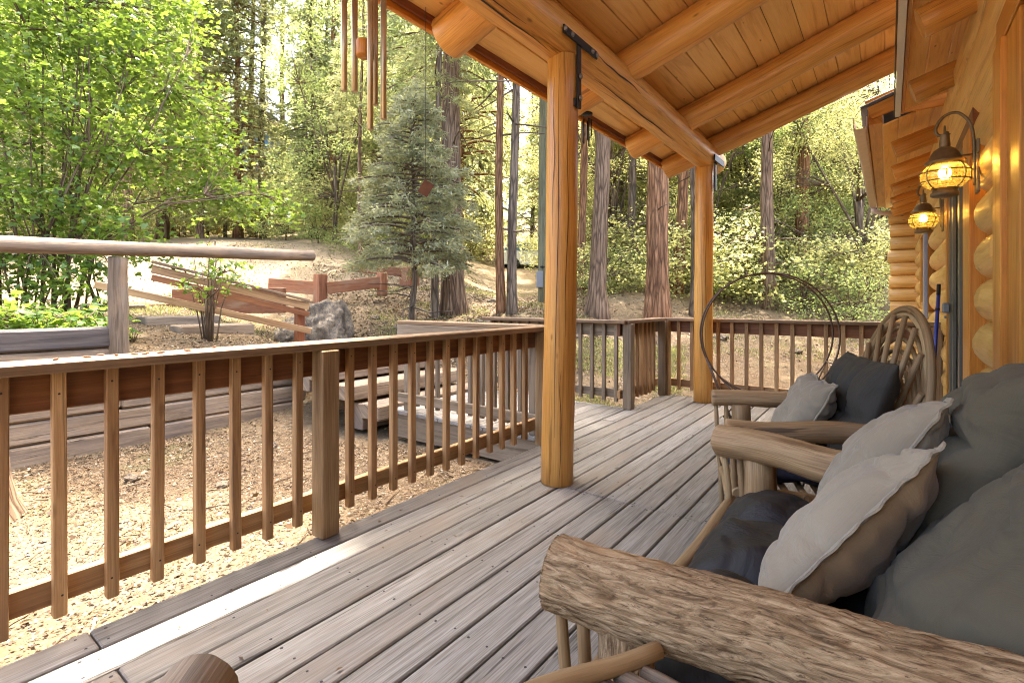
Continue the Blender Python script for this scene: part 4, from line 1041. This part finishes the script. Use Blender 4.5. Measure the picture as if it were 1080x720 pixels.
def broad_parts(seed, blobs, nclump, nleaf, size, stems, lob=False, sig=.16, flat=.7):
    """blobs: (centre, (rx,ry,rz)); stems: list of (points, r0, r1)"""
    r = np.random.default_rng(seed); random.seed(seed); tm = MB()
    for pts, r0, r1 in stems:
        n = len(pts); tm.tube(pts, [r0+(r1-r0)*i/(n-1) for i in range(n)], 7, .1, 3)
    PS = []; GS = []
    for c, rr in blobs:
        nc = max(4, int(nclump*(rr[0]*rr[1]*rr[2])**(2/3)))
        q = unit(r.normal(size=(nc, 3)))*(r.random((nc, 1))**.45)
        cc = np.array(c)+q*np.array(rr)
        PS.append(np.repeat(cc, nleaf, 0)); GS.append(np.repeat(r.random(nc), nleaf))
        # twigs towards some clumps
        if stems:
            for k in range(0, nc, 5):
                e = cc[k]; best = min((V(p) for pts, _, _ in stems for p in pts[1:]), key=lambda p: (p-V(e)).length+.5*max(0, p.z-e[2]))
                tm.tube([best, best.lerp(V(e), .5)+V((0, 0, .06)), V(e)], [.012, .007, .003], 4, cap=False)
    P0 = np.concatenate(PS); n = len(P0); P0 = P0+r.normal(0, sig, (n, 3))*np.array([1, 1, .7])
    N = np.array([0, 0, 1.0])+r.normal(0, flat, (n, 3)); D = r.normal(size=(n, 3))*np.array([1, 1, .5])-np.array([0, 0, .25]); 
    D = D-N*(np.sum(D*N, -1, keepdims=True)/np.sum(N*N, -1, keepdims=True))
    Ls = size*r.uniform(.6, 1.25, n); g = np.concatenate(GS)
    uv = np.stack([np.clip(g*.6+r.random(n)*.4, 0, 1), np.clip(g*.4+r.random(n)*.6, 0, 1)], -1)
    if lob: return tm, lobed(P0, D, N, Ls), np.repeat(uv, 3, 0)
    return tm, blades(P0, D, Ls, Ls*.36, unit(N)), uv
def make(name, label, cat, loc, parts, barkm, leaf, group=None, tname='trunk', cname='crown'):
    tm, v, uv = parts
    r = empty(name, loc, label, cat, group)
    if tm.v: tm.build(tname, M[barkm], r, local=True)
    quads_mesh(cname, v, M[leaf], uv, r)
    return r
def clone(src, loc, s=1.0, rz=0.0, sz=1.0, label=None, group=None, cat=None):
    c = copy_tree(src); c.location = loc; c.scale = (s, s, s*sz); c.rotation_euler = (0, 0, rz)
    if label: c['label'] = label
    if group: c['group'] = group
    return c
def gp(u, zc, dz=0.0):
    x, y = P(u, zc); return (x, y, hz(x, y)+dz)

# ---------------------------------------------------------------- crown sources, each first used as a real tree
GC = 'conifers crowding the hillside'; LC = 'conifer crowding the wooded hillside behind the yard'
GO = 'broadleaf trees in the woods'; LO = 'leafy broadleaf tree in the woods beyond the porch'
ca = make('conifer_tree', LC, 'tree', gp(345, 24), conifer_parts(11, 13, 1.6, 2.5, 150, 14, 9, .26, .022), 'barkgrey', 'conifer', GC)
cbt = make('conifer_tree', LC, 'tree', gp(250, 22), conifer_parts(12, 17, 2.5, 3.0, 190, 15, 9, .30, .026, .25), 'barkred', 'conifer2', GC)
cct = make('conifer_tree', LC, 'tree', gp(598, 31), conifer_parts(13, 21, 6.0, 2.9, 190, 14, 9, .32, .028, .45, dead=16), 'bark', 'conifer', GC)
cdt = make('conifer_tree', LC, 'tree', gp(655, 19), conifer_parts(14, 10, .8, 2.0, 130, 13, 9, .24, .020, .5), 'barkgrey', 'conifer2', GC)
def oak_stems(seed, H, spread, n, r0):
    r = np.random.default_rng(seed); st = []
    st.append(([(0, 0, -.3), (.05, .05, H*.22), (.0, .1, H*.4)], r0*1.15, r0*.8))
    for i in range(n):
        a = i*2.4+r.normal(0, .3); k = r.uniform(.6, 1)
        st.append(([(0, .05, H*.12*(1+i % 3)), (math.cos(a)*spread*.25*k, math.sin(a)*spread*.25*k, H*.42), (math.cos(a+.2)*spread*.6*k, math.sin(a+.2)*spread*.6*k, H*.66), (math.cos(a+.1)*spread*.8*k, math.sin(a+.1)*spread*.8*k, H*.88)], r0*.55, r0*.1))
    return st
def oak_blobs(seed, H, spread, n, low=.18):
    r = np.random.default_rng(seed); out = []
    for i in range(n):
        a = r.uniform(0, 6.28); z = H*r.uniform(low, .97); k = spread*math.sqrt(max(.08, 1-((z/H-.52)/.55)**2))*r.uniform(.35, .9)
        s = r.uniform(.16, .27)*spread; out.append(((math.cos(a)*k, math.sin(a)*k, z), (s*1.25, s*1.25, s*.75)))
    return out
oa = make('oak_tree', LO, 'tree', gp(905, 13.5), broad_parts(21, oak_blobs(21, 7.5, 2.9, 34, .1), 85, 17, .072, oak_stems(21, 7.5, 2.9, 7, .085), sig=.12), 'barkgrey', 'oak', GO)
ob = make('oak_tree', LO, 'tree', gp(790, 18.5), broad_parts(22, oak_blobs(22, 10, 3.4, 40, .08), 62, 17, .085, oak_stems(22, 10, 3.4, 8, .10), sig=.14), 'barkgrey', 'oak', GO)
oc = make('oak_tree', LO, 'tree', gp(690, 22), broad_parts(23, oak_blobs(23, 8, 2.8, 30, .08), 62, 17, .082, oak_stems(23, 8, 2.8, 6, .085), sig=.14), 'barkgrey', 'oak2', GO)
rs = np.random.default_rng(99); spots = []
def far_enough(x, y, d): return all((x-a)**2+(y-b)**2 > d*d for a, b in spots)
n_c = 0
for t in range(1500):
    u = rs.uniform(-60, 940); zc = 15+25*rs.random()**.8
    x, y = P(u, zc)
    if x > -2.6 and y < 14: continue
    if 495 < u < 600 and zc < 28: continue          # view to the parked car and the pole
    if 150 < u < 470 and zc < 21.5: continue        # sunny bank
    if 240 < u < 325 and zc < 36: continue          # gap to the blue house
    if u > 590 and (zc < 26 or rs.random() < .6): continue
    if not far_enough(x, y, 2.2+.035*zc): continue
    spots.append((x, y)); n_c += 1
    src = (ca, cbt, cct, cdt)[rs.integers(0, 4)]
    s = rs.uniform(.8, 1.25)
    clone(src, (x, y, hz(x, y)-.1), s, rs.uniform(0, 6.28), rs.uniform(.9, 1.2))
    if n_c > 52: break
n_o = 0
for t in range(1500):
    u = rs.uniform(600, 945) if rs.random() < .68 else rs.uniform(-60, 600); zc = 15.5+16*rs.random()
    x, y = P(u, zc)
    if x > -3.0 and y < 14.5: continue
    if u < 600 and zc < 17: continue
    if 495 < u < 600 and zc < 29: continue
    if 600 < u < 750 and zc < 16: continue
    if 240 < u < 325 and zc < 36: continue
    if not far_enough(x, y, 2.0): continue
    spots.append((x, y)); n_o += 1
    clone((oa, ob, oc)[rs.integers(0, 3)], (x, y, hz(x, y)-.15), rs.uniform(.75, 1.15), rs.uniform(0, 6.28), rs.uniform(.85, 1.2))
    if n_o > 30: break

def fill(n, ul, uh, zl, zh, srcs, s0, s1, d, grp, lab):
    k = 0
    for t in range(900):
        u = rs.uniform(ul, uh); zc = rs.uniform(zl, zh); x, y = P(u, zc)
        if (x > -2.8 and y < 13) or (500 < u < 600 and zc < 29) or (245 < u < 320 and zc < 34 and srcs[0] is not bs0): continue
        if not far_enough(x, y, d): continue
        spots.append((x, y)); k += 1
        clone(srcs[rs.integers(0, len(srcs))], (x, y, hz(x, y)-.1), rs.uniform(s0, s1), rs.uniform(0, 6.28), rs.uniform(.85, 1.15), lab, grp)
        if k >= n: break
rsb = np.random.default_rng(8)
blb0 = [((rsb.uniform(-.8, .8), rsb.uniform(-.8, .8), rsb.uniform(.15, 1.25)), (.34, .34, .22)) for k in range(22)]
LB = 'leafy undergrowth bush on the wooded slope'; GB = 'undergrowth bushes on the wooded slope'
bs0 = make('bush', LB, 'bush', gp(420, 21), broad_parts(82, blb0, 110, 10, .065, oak_stems(82, 1.4, .9, 6, .025), False, .10), 'barkmaple', 'oak', GB, 'stems', 'leaves')
fill(5, 745, 945, 15, 19, (oa, oc), .6, .85, 1.5, GO, LO)
fill(26, 600, 950, 12.5, 24, (bs0,), 1.1, 2.0, 1.0, GB, LB)
fill(44, -60, 620, 20.5, 34, (bs0,), 1.3, 2.8, 1.2, GB, LB)
# ---------------------------------------------------------------- the trunks one can tell apart
rs2_ = np.random.default_rng(17)
def big_tree(label, u, zc, dia, H, barkm, lean=0.0, crown=None, cb=.45, cs=1.0, flare=.5, ndead=10, name='pine_tree', seed=1, vb=None, group=None):
    x, y = P(u, zc); z = hz(x, y) if vb is None else CH-(vb-HZ)*zc/F
    r = empty(name, (x, y, z), label, 'tree', group)
    random.seed(seed); rr = np.random.default_rng(seed); m = MB(); k = 26; pts = []; rad = []
    lv_ = V((.8, .6, 0))*lean
    for i in range(k+1):
        h = H*(i/k)**1.5; pts.append(V((0, 0, h-(.35 if i == 0 else 0)))+lv_*h+V((.05*math.sin(h*.6+seed), .05*math.cos(h*.5+seed), 0)))
        rad.append(dia/2*(1-.75*h/H)*(1+flare*math.exp(-h/.32))+.01)
    m.tube(pts, rad, 30, .16, 1.1, seed=seed*3.7); m.build('trunk', M[barkm], r, local=True)
    for i in range(ndead):
        h = rr.uniform(1.8, H*.55); az = rr.uniform(0, 6.28); L = rr.uniform(.5, 1.7); b = lv_*h+V((0, 0, h)); q = MB()
        d = V((math.cos(az), math.sin(az), rr.uniform(-.45, .15))); e = V((math.cos(az+.5), math.sin(az+.5), rr.uniform(-.7, .2)))
        q.tube([b, b+d*L*.4, b+d*L*.7+e*L*.1, b+d*L*.8+e*L*.4], [.022, .016, .01, .004], 6, .1); q.build('dead_branch', M['barkgrey'], r, local=True)
    if crown is not None:
        cm = [c for c in crown.children if c.name.startswith('crown')][0].copy(); COL.objects.link(cm); cm.parent = r
        zmin, hgt_ = H*cb, H*(1.03-cb); bb = [v[2] for v in cm.bound_box]; lo, hi = min(bb), max(bb)
        sz = hgt_/(hi-lo); cm.scale = (cs, cs, sz); h = H*.6; cm.location = (lv_.x*h, lv_.y*h, zmin-lo*sz); cm.rotation_euler = (0, 0, seed)
    return r
big_tree('massive grey-brown trunk behind the blue spruce', 478, 11.0, .46, 20, 'bark', .0, cct, .45, 1.25, .45, 12, seed=2)
big_tree('left one of two slim trunks standing close together in front of the parked car', 530, 10.8, .17, 13, 'barkred', -.01, cct, .42, .6, .25, 10, seed=3)
big_tree('right one of two slim trunks standing close together in front of the parked car', 542, 10.6, .19, 14, 'barkgrey', .0, cbt, .42, .6, .25, 9, seed=4)
big_tree('grey trunk with a flared foot just right of the near porch column', 631, 10.6, .33, 25, 'bark', .012, cct, .42, 1.25, .8, 10, seed=5)
big_tree('broad straight cedar trunk between the two porch columns', 692, 10.8, .47, 21, 'barkred', -.004, cct, .55, .6, .3, 4, name='cedar_tree', seed=6)
big_tree('reddish leaning cedar trunk right behind the broad straight one', 712, 14.0, .30, 17, 'barkred', .07, cbt, .55, .45, .3, 6, name='cedar_tree', seed=7)
big_tree('dark grey trunk half hidden behind the far porch column', 735, 11.5, .30, 18, 'barkgrey', .01, cct, .55, .45, .5, 6, seed=8)
big_tree('pale brown trunk standing behind the wire hoop', 811, 12.6, .30, 17, 'bark', .0, cbt, .5, .5, .3, 10, seed=9)
big_tree('rusty red trunk high behind the wire hoop, right of the pale brown one', 848, 14.6, .34, 20, 'barkred', .0, cct, .5, .5, .3, 22, name='cedar_tree', seed=10)
big_tree('thin red trunk seen just right of the near porch column', 614, 14.5, .22, 14, 'barkred', .0, cbt, .5, .6, .3, 6, seed=11)
big_tree('greenish mossy trunk between the grey trunk and the broad cedar', 664, 15.5, .26, 16, 'barkgrey', .01, cbt, .45, .7, .3, 8, seed=12)
big_tree('left one of a pair of thin trunks rising over the maple', 266, 24, .30, 18, 'bark', .0, cbt, .55, .8, .2, 18, seed=13)
big_tree('right one of a pair of thin trunks rising over the maple', 277, 23, .28, 19, 'barkgrey', .0, cct, .5, .8, .2, 20, seed=14)
big_tree('thin brown trunk between the wind chime and the blue spruce', 381, 16, .13, 9, 'bark', .0, cdt, .4, .7, .2, 5, seed=15)
big_tree('slim trunk tight against the left side of the massive grey-brown trunk', 461, 10.75, .15, 9, 'barkgrey', .0, cdt, .45, .5, .3, 8, seed=16)
big_tree('tall thin trunk in the top left above the maple', 212, 21, .26, 18, 'bark', .0, cct, .4, .8, .2, 14, seed=17)

# more straight trunks in the woods, all alike
for i, (u, zc, d_, bk_) in enumerate(((590, 21, .30, 'barkred'), (603, 26, .34, 'bark'), (645, 20, .32, 'barkred'), (677, 24, .36, 'bark'), (760, 20, .34, 'barkred'), (783, 25, .40, 'barkred'), (832, 24, .36, 'bark'), (868, 21, .34, 'barkred'), (893, 26, .42, 'bark'), (915, 19, .30, 'barkred'),
                                       (300, 27, .34, 'bark'), (350, 23, .28, 'barkred'), (398, 25, .32, 'bark'), (416, 29, .36, 'barkred'), (505, 30, .36, 'bark'), (517, 33, .4, 'barkred'), (228, 27, .32, 'barkred'), (322, 31, .36, 'barkgrey'))):
    big_tree('straight bare trunk standing among the far woods', u, zc, d_, 19, bk_, rs2_.uniform(-.02, .02), (cct, cbt)[i % 2], .55, .42, .3, 8, seed=40+i, group='straight trunks in the far woods')

# blue spruce
make('blue_spruce', 'bluish spruce with dense drooping branches before the massive trunk', 'tree', gp(436, 9.3, -.1),
     conifer_parts(41, 4.72, 1.30, 1.40, 145, 27, 13, .11, .011, .12, 'barkgrey', .06, .62, .06, 6, .12, (.05, .028)), 'barkgrey', 'spruce')

# leafy maple filling the upper left
def W_(u, v, zc): return np.array(Q(u, v, zc))
MO = np.array(gp(55, 6.9)); bl = []
for (u, v, zc, rx, rz) in ((60, 30, 7.2, 1.25, .8), (150, 70, 7.6, 1.1, .75), (50, 130, 6.9, 1.15, .75), (150, 165, 7.4, .95, .6), (215, 205, 8.0, .8, .42), (258, 212, 8.2, .62, .36),
                           (205, 125, 7.9, .7, .5), (110, -50, 7.6, 1.3, .8), (15, 215, 6.6, .9, .55), (110, 235, 7.0, .75, .4), (-70, 70, 6.6, 1.3, 1.0), (185, 25, 8.0, .68, .5), (70, 205, 7.6, .9, .5),
                           (-60, 200, 6.2, 1.0, .7), (0, -20, 6.9, 1.2, .8), (300, 222, 8.2, .30, .16), (228, 165, 8.2, .5, .3), (100, 110, 8.4, 1.2, .8), (30, 270, 6.7, .6, .28), (130, 262, 7.4, .4, .2)):
    bl.append((tuple(W_(u, v, zc)-MO), (rx, rx, rz)))
st = []; rs2 = np.random.default_rng(5)
for (u0, z0, pts) in ((20, 6.5, ((22, 260), (10, 150), (-10, 30))), (35, 6.7, ((50, 250), (85, 150), (95, 20))), (60, 6.9, ((75, 255), (130, 160), (170, 60))), (80, 7.0, ((100, 260), (165, 215), (240, 205))), (5, 6.4, ((-10, 260), (-50, 160), (-80, 60))),
                      (50, 6.9, ((52, 240), (45, 120), (50, 0))), (95, 7.2, ((90, 270), (85, 200), (140, 95))), (68, 7.1, ((80, 230), (92, 110), (70, 10)))):
    g0 = np.array(gp(u0, z0, -.1))-MO
    for q in range(3):
        g1 = np.array(gp(u0+rs2.uniform(-22, 22), z0+rs2.uniform(-.15, .4), -.1))-MO; du = rs2.uniform(-25, 25)
        st.append(([tuple(g1)]+[tuple(W_(u+du*(i+.5)*.8+rs2.uniform(-8, 8), v, z0+.15*i)-MO) for i, (u, v) in enumerate(pts)], (.026, .015, .013)[q], .006))
for (u, v, zc, rx, rz) in ((20, 290, 6.4, .45, .25), (70, 300, 6.5, .45, .22), (105, 285, 6.8, .4, .22), (-20, 270, 6.2, .5, .3), (150, 262, 7.0, .35, .12), (60, 270, 7.2, .6, .25)):
    bl.append((tuple(W_(u, v, zc)-MO), (rx, rx, rz)))
make('maple_tree', 'big bright green many-stemmed maple filling the upper left behind the log rail', 'tree', tuple(MO), broad_parts(51, bl, 150, 12, .074, st, True, .15, .55), 'barkmaple', 'maple')

# bare-stemmed shrub on the wall
o = np.array(gp(222, 6.4)); st = []
for i in range(22):
    a = rs2.uniform(-1.2, 1.2); b = rs2.uniform(-.6, .6); h = rs2.uniform(.75, 1.3)
    st.append(([(a*.07, b*.08, -.1), (a*.16+b*.03, b*.15, h*.45), (a*.36+.10, b*.3, h)], .010, .004))
blb = [((rs2.uniform(-.4, .65), rs2.uniform(-.3, .3), rs2.uniform(.55, 1.25)), (.10, .10, .07)) for i in range(14)]
make('bare_shrub', 'shrub of thin bare grey stems with few leaves behind the timber wall', 'shrub', tuple(o), broad_parts(61, blb, 60, 5, .055, st, True, .06), 'barkmaple', 'maple', tname='stems', cname='leaves')
# low leafy plants along the wall top
for i, (u, zc, lb_) in enumerate(((12, 5.15, 'low leafy plant on the timber wall at the left picture edge'), (45, 5.3, 'low leafy plant on the dark wall timber, second from the left edge'), (80, 5.45, 'low leafy plant on the wall just left of the log rail post'), (140, 5.9, 'small leafy plant in the gap right of the log rail post'), (62, 6.0, 'leafy plant behind the row on the dark wall timber'))):
    blb = [((rs2.uniform(-.3, .3), rs2.uniform(-.3, .3), rs2.uniform(.05, .28)), (.16, .16, .08)) for k in range(9 if i != 3 else 4)]
    make('leafy_plant', lb_, 'plant', gp(u, zc), broad_parts(70+i, blb, 90, 6, .085, [([(0, 0, -.05), (.02*k-.05, .04*k-.08, .2)], .008, .004) for k in range(5)], True, .07, .4), 'barkmaple', 'maple', tname='stems', cname='leaves')

# bushes
bs = None
for i, (u, zc, s, lb_) in enumerate(((380, 17.5, 1.1, 'dark green bush on the slope above the red-brown edging'), (335, 18.5, 1.0, 'green bush at the edge of the bare sandy slope'), (612, 14.6, .7, 'bush between the near porch column and the grey trunk'),
                                     (652, 13.6, .85, 'sparse bush at the foot of the mossy trunk'), (672, 14.6, .9, 'bush tucked behind the left side of the broad cedar'), (722, 15.5, .9, 'bush at the foot of the leaning red trunk'), (765, 13.6, .9, 'bush seen left of the wire hoop'),
                                     (850, 12.2, 1.0, 'bush behind the railing right of the hoop center'), (900, 11.0, 1.0, 'bush close behind the railing near the cabin eave'), (430, 20, 1.2, 'bush high on the slope left of the spruce top'), (300, 20, 1.1, 'bush under the pair of thin trunks'))):
    if bs is None:
        blb = [((rs2.uniform(-.8, .8), rs2.uniform(-.8, .8), rs2.uniform(.15, 1.25)), (.34, .34, .22)) for k in range(22)]
        bs = make('bush', lb_, 'bush', gp(u, zc), broad_parts(81, blb, 130, 9, .06, oak_stems(81, 1.4, .9, 7, .03), False, .10), 'barkmaple', 'oak2', tname='stems', cname='leaves'); bs.scale = (s, s, s)
    else: clone(bs, gp(u, zc, -.05), s, i*1.3, 1, lb_)

# ---------------------------------------------------------------- far woods, grass, litter
r = np.random.default_rng(300); PC = []
for i in range(105):
    u = r.uniform(-120, 1010); zc = r.uniform(42, 78); x, y = P(u, zc)
    if x > -6 and y < 20: continue
    h = r.uniform(9, 17); b = hz(x, y); n = 230
    t = r.random(n)**.8; rad = 3.0*(1-t)**.7+.3; a = r.uniform(0, 6.28, n); q = np.sqrt(r.random(n))
    PC.append(np.stack([x+np.cos(a)*rad*q, y+np.sin(a)*rad*q, b+.5+h*t], -1))
PC = np.concatenate(PC); PC = np.repeat(PC, 4, 0)+r.normal(0, .32, (len(PC)*4, 3)); n = len(PC)
v = blades(PC, r.normal(size=(n, 3))+np.array([0, 0, -.3]), r.uniform(.45, .9, n), r.uniform(.09, .17, n))
fw = quads_mesh('distant_woods', v, M['conifer2'], np.stack([np.repeat(r.random(n//4), 4), r.random(n)], -1)); fw['kind'] = 'stuff'
def scatter(n, ulo, uhi, zlo, zhi):
    u = r.uniform(ulo, uhi, n); zc = np.sqrt(r.uniform(zlo**2, zhi**2, n)); xc = zc*(u-540)/F
    x = .8*xc-.6*zc; y = .6*xc+.8*zc; k = ~((x > -2.35) & (y < 6.1)) & ~((x > -4.2) & (y > 3.35) & (y < 4.95) & (x < -2)) & ~((x > -6.0) & (x < -4.1) & (y > 3.1) & (y < 5.0)) & ~((x > .3) & (y < 12)) & ~((np.abs(x-WALLX-.07) < .13) & (y < 3.9))
    return x[k], y[k]
GP = []
for (n, ul, uh, zl, zh, cl) in ((2600, 590, 720, 6.2, 9.5, 1), (2600, 390, 620, 9.0, 14.5, 1), (900, 740, 940, 8.5, 13, 1), (900, 110, 330, 7.4, 10, 1), (1500, 250, 600, 13, 19, 1)):
    x, y = scatter(n, ul, uh, zl, zh)
    k = np.array([mn.noise(V((a*.7, b*.7, 3))) for a, b in zip(x, y)]) > -.05; x, y = x[k], y[k]
    GP.append(np.repeat(np.stack([x, y, hgt(x, y)-.01], -1), 7, 0))
G0 = np.concatenate(GP); n = len(G0); G0[:, :2] += r.normal(0, .06, (n, 2))
v = blades(G0, np.array([0, 0, 1.0])+r.normal(0, .5, (n, 3))*np.array([1, 1, .2]), r.uniform(.04, .10, n), r.uniform(.003, .007, n))
gs_ = quads_mesh('grass', v, M['grass'], np.stack([r.random(n), r.random(n)], -1)); gs_['kind'] = 'stuff'
LP = []
for (n, ul, uh, zl, zh, s) in ((42000, -60, 600, 1.5, 5.5, .017), (22000, -40, 700, 4.5, 9.5, .026), (14000, 100, 940, 8, 18, .05), (2600, -60, 560, 1.6, 6.5, .034), (22000, 330, 640, 7.5, 15, .05)):
    x, y = scatter(n, ul, uh, zl, zh); z = hgt(x, y); m_ = len(x)
    LP.append((np.stack([x, y, z+.004], -1), np.full(m_, s)))
L0 = np.concatenate([a for a, _ in LP]); Ls = np.concatenate([b for _, b in LP]); n = len(L0); Ls = Ls*r.uniform(.5, 1.7, n)
N = np.array([0, 0, 1.0])+r.normal(0, .33, (n, 3)); D = r.normal(size=(n, 3)); D = D-N*(np.sum(D*N, -1, keepdims=True)/np.sum(N*N, -1, keepdims=True))
L0[:, 2] += r.uniform(0, .012, n)
v = blades(L0, D, Ls, Ls*r.uniform(.18, .42, n), unit(N))
lt = quads_mesh('leaf_litter', v, M['litter'], np.stack([r.random(n), r.random(n)], -1)); lt['kind'] = 'stuff'

# fallen twigs on the gravel and slope
tw = MB(); random.seed(12)
for (n, ul, uh, zl, zh) in ((170, -40, 560, 1.8, 6.0), (160, 150, 760, 7, 13)):
    x, y = scatter(n, ul, uh, zl, zh)
    for a, b in zip(x, y):
        L = random.uniform(.05, .22); an = random.uniform(0, 6.28); z = hz(a, b)+.012
        p0 = V((a, b, z)); p1 = V((a+math.cos(an)*L, b+math.sin(an)*L, hz(a+math.cos(an)*L, b+math.sin(an)*L)+random.uniform(.008, .03)))
        tw.tube([p0, (p0+p1)/2+V((random.uniform(-.01, .01), random.uniform(-.01, .01), .008)), p1], [.005, .004, .002], 5)
tw = tw.build('fallen_twigs', M['barkmaple']); tw['kind'] = 'stuff'

# stump at the left edge
p = gp(-40, 3.25); stp = MB(); random.seed(4)
stp.tube([(0, 0, -.1), (0, 0, .02), (0, 0, .12), (0, 0, .3), (0, 0, .58)], [.34, .30, .255, .22, .205], 34, .14, 1.5, rnd=.1)
o = stp.build('tree_stump', M['bark'], None); o.location = p; tag(o, 'bark-covered tree stump at the left edge of the gravel yard', 'tree stump')

# utility pole with meter box
p = V(gp(572, 13.2)); up_ = empty('utility_pole', tuple(p), 'weathered greenish utility pole with a small grey box low on its side', 'utility pole')
m = MB(); m.log(p-V((0, 0, .3)), p+V((.05, 0, 9)), .125, .10, 16, 10, .02, .01); m.build('pole', M['pole'], up_)
q = p+V((0, 0, .42))-cam_f*.14-cam_r*.08; m = MB(); m.board(q, q+V((0, 0, .42)), .17, .1, up=tuple(-cam_f), ch=.008); m.build('meter_box', M['meter'], up_)
m = MB(); m.tube([p+V((0, 0, .95))-cam_f*.13, p+V((0, 0, .96))+cam_r*.13, p+V((0, 0, .96))+cam_f*.13, p+V((0, 0, .95))-cam_r*.13, p+V((0, 0, .95))-cam_f*.13], .03, 6); m.build('steel_band', M['iron'], up_)

# parked car up the slope
cx, cy_ = P(566, 27.0); cz = CH-(286-HZ)*27.0/F
car = empty('parked_car', (cx, cy_, cz), 'white car parked on the slope behind the two slim trunks', 'car', rz=math.atan2(.6, .8)+.12)
def prism(prof, w, ins=0.0):
    m = MB(); m.rings([[V((a, y, b)) for a, b in prof] for y in (-w/2, w/2)], [0, w], [.1*i for i in range(len(prof)+1)], False); return m
body = [(-2.2, .30), (2.15, .30), (2.22, .55), (2.15, .82), (1.30, .95), (-2.12, 1.0), (-2.24, .7)]
b = prism(body, 1.76).build('body', M['carpaint'], car, local=True)
cabp = [(1.15, .95), (.45, 1.44), (-1.55, 1.47), (-2.0, 1.0)]; prism(cabp, 1.56).build('cabin_roof', M['carpaint'], car, local=True)
for y in (-.785, .785):
    for pr2 in ([(.95, .99), (.40, 1.37), (-.35, 1.40), (-.35, .99)], [(-.42, .99), (-.42, 1.40), (-1.5, 1.41), (-1.85, 1.03)]):
        m = MB(); m.rings([[V((a, y+d, bz)) for a, bz in pr2] for d in (-.008, .008)], [0, .01], [0, .3, .6, .9, 1.2], False); m.build('side_window', M['carglass'], car, local=True)
m = MB(); m.board((1.10, 0, 1.0), (.50, 0, 1.42), 1.36, .02, up=(.7, 0, 1)); m.build('windscreen', M['carglass'], car, local=True)
for x in (-1.35, 1.38):
    for y in (-.80, .80):
        m = MB(); m.lathe([(.0, -.1), (.2, -.1), (.31, -.1), (.33, -.06), (.33, .06), (.31, .1), (.2, .1), (0, .1)], (x, y, .33), (0, 1, 0), 20); wl = m.build('wheel', M['tyre'], car, local=True)
        m = MB(); m.lathe([(.0, -.108), (.19, -.106), (.19, .106), (0, .108)], (x, y, .33), (0, 1, 0), 16); m.build('rim', M['bolt'], wl, local=True)
for y in (-.65, .65):
    m = MB(); m.box((2.14, y-.16, .60), (2.20, y+.16, .74)); m.build('headlight', M['white'], car, local=True)

# blue-grey house far up the slope
hx_, hy_ = P(282, 37); hb = hz(hx_, hy_)
hs = empty('house', (hx_, hy_, hb), 'blue-grey house glimpsed between the thin trunks above the maple', 'house', rz=math.atan2(.6, .8))
m = MB(); m.box((-2.4, -2, -1), (2.6, 3, 6.2), .02); m.build('wall', M['housewall'], hs, local=True)
m = MB(); m.rings([[V((a, y, b)) for a, b in ((-2.8, 6.15), (2.9, 6.15), (0, 8.2))] for y in (-2.4, 3.4)], [0, 5], [0, 2, 4, 6], False); m.build('roof', M['roof'], hs, local=True)
for (a, b, c, d) in ((.15, 1.1, 4.7, 6.0), (-1.3, -.5, 4.7, 5.9)):
    m = MB(); m.box((a-.08, -2.04, c-.08), (b+.08, -2.003, d+.08)); wf_ = m.build('window', M['white'], hs, local=True)
    m = MB(); m.box((a, -2.06, c), (b, -2.043, d)); m.build('pane', M['housewin'], wf_, local=True)
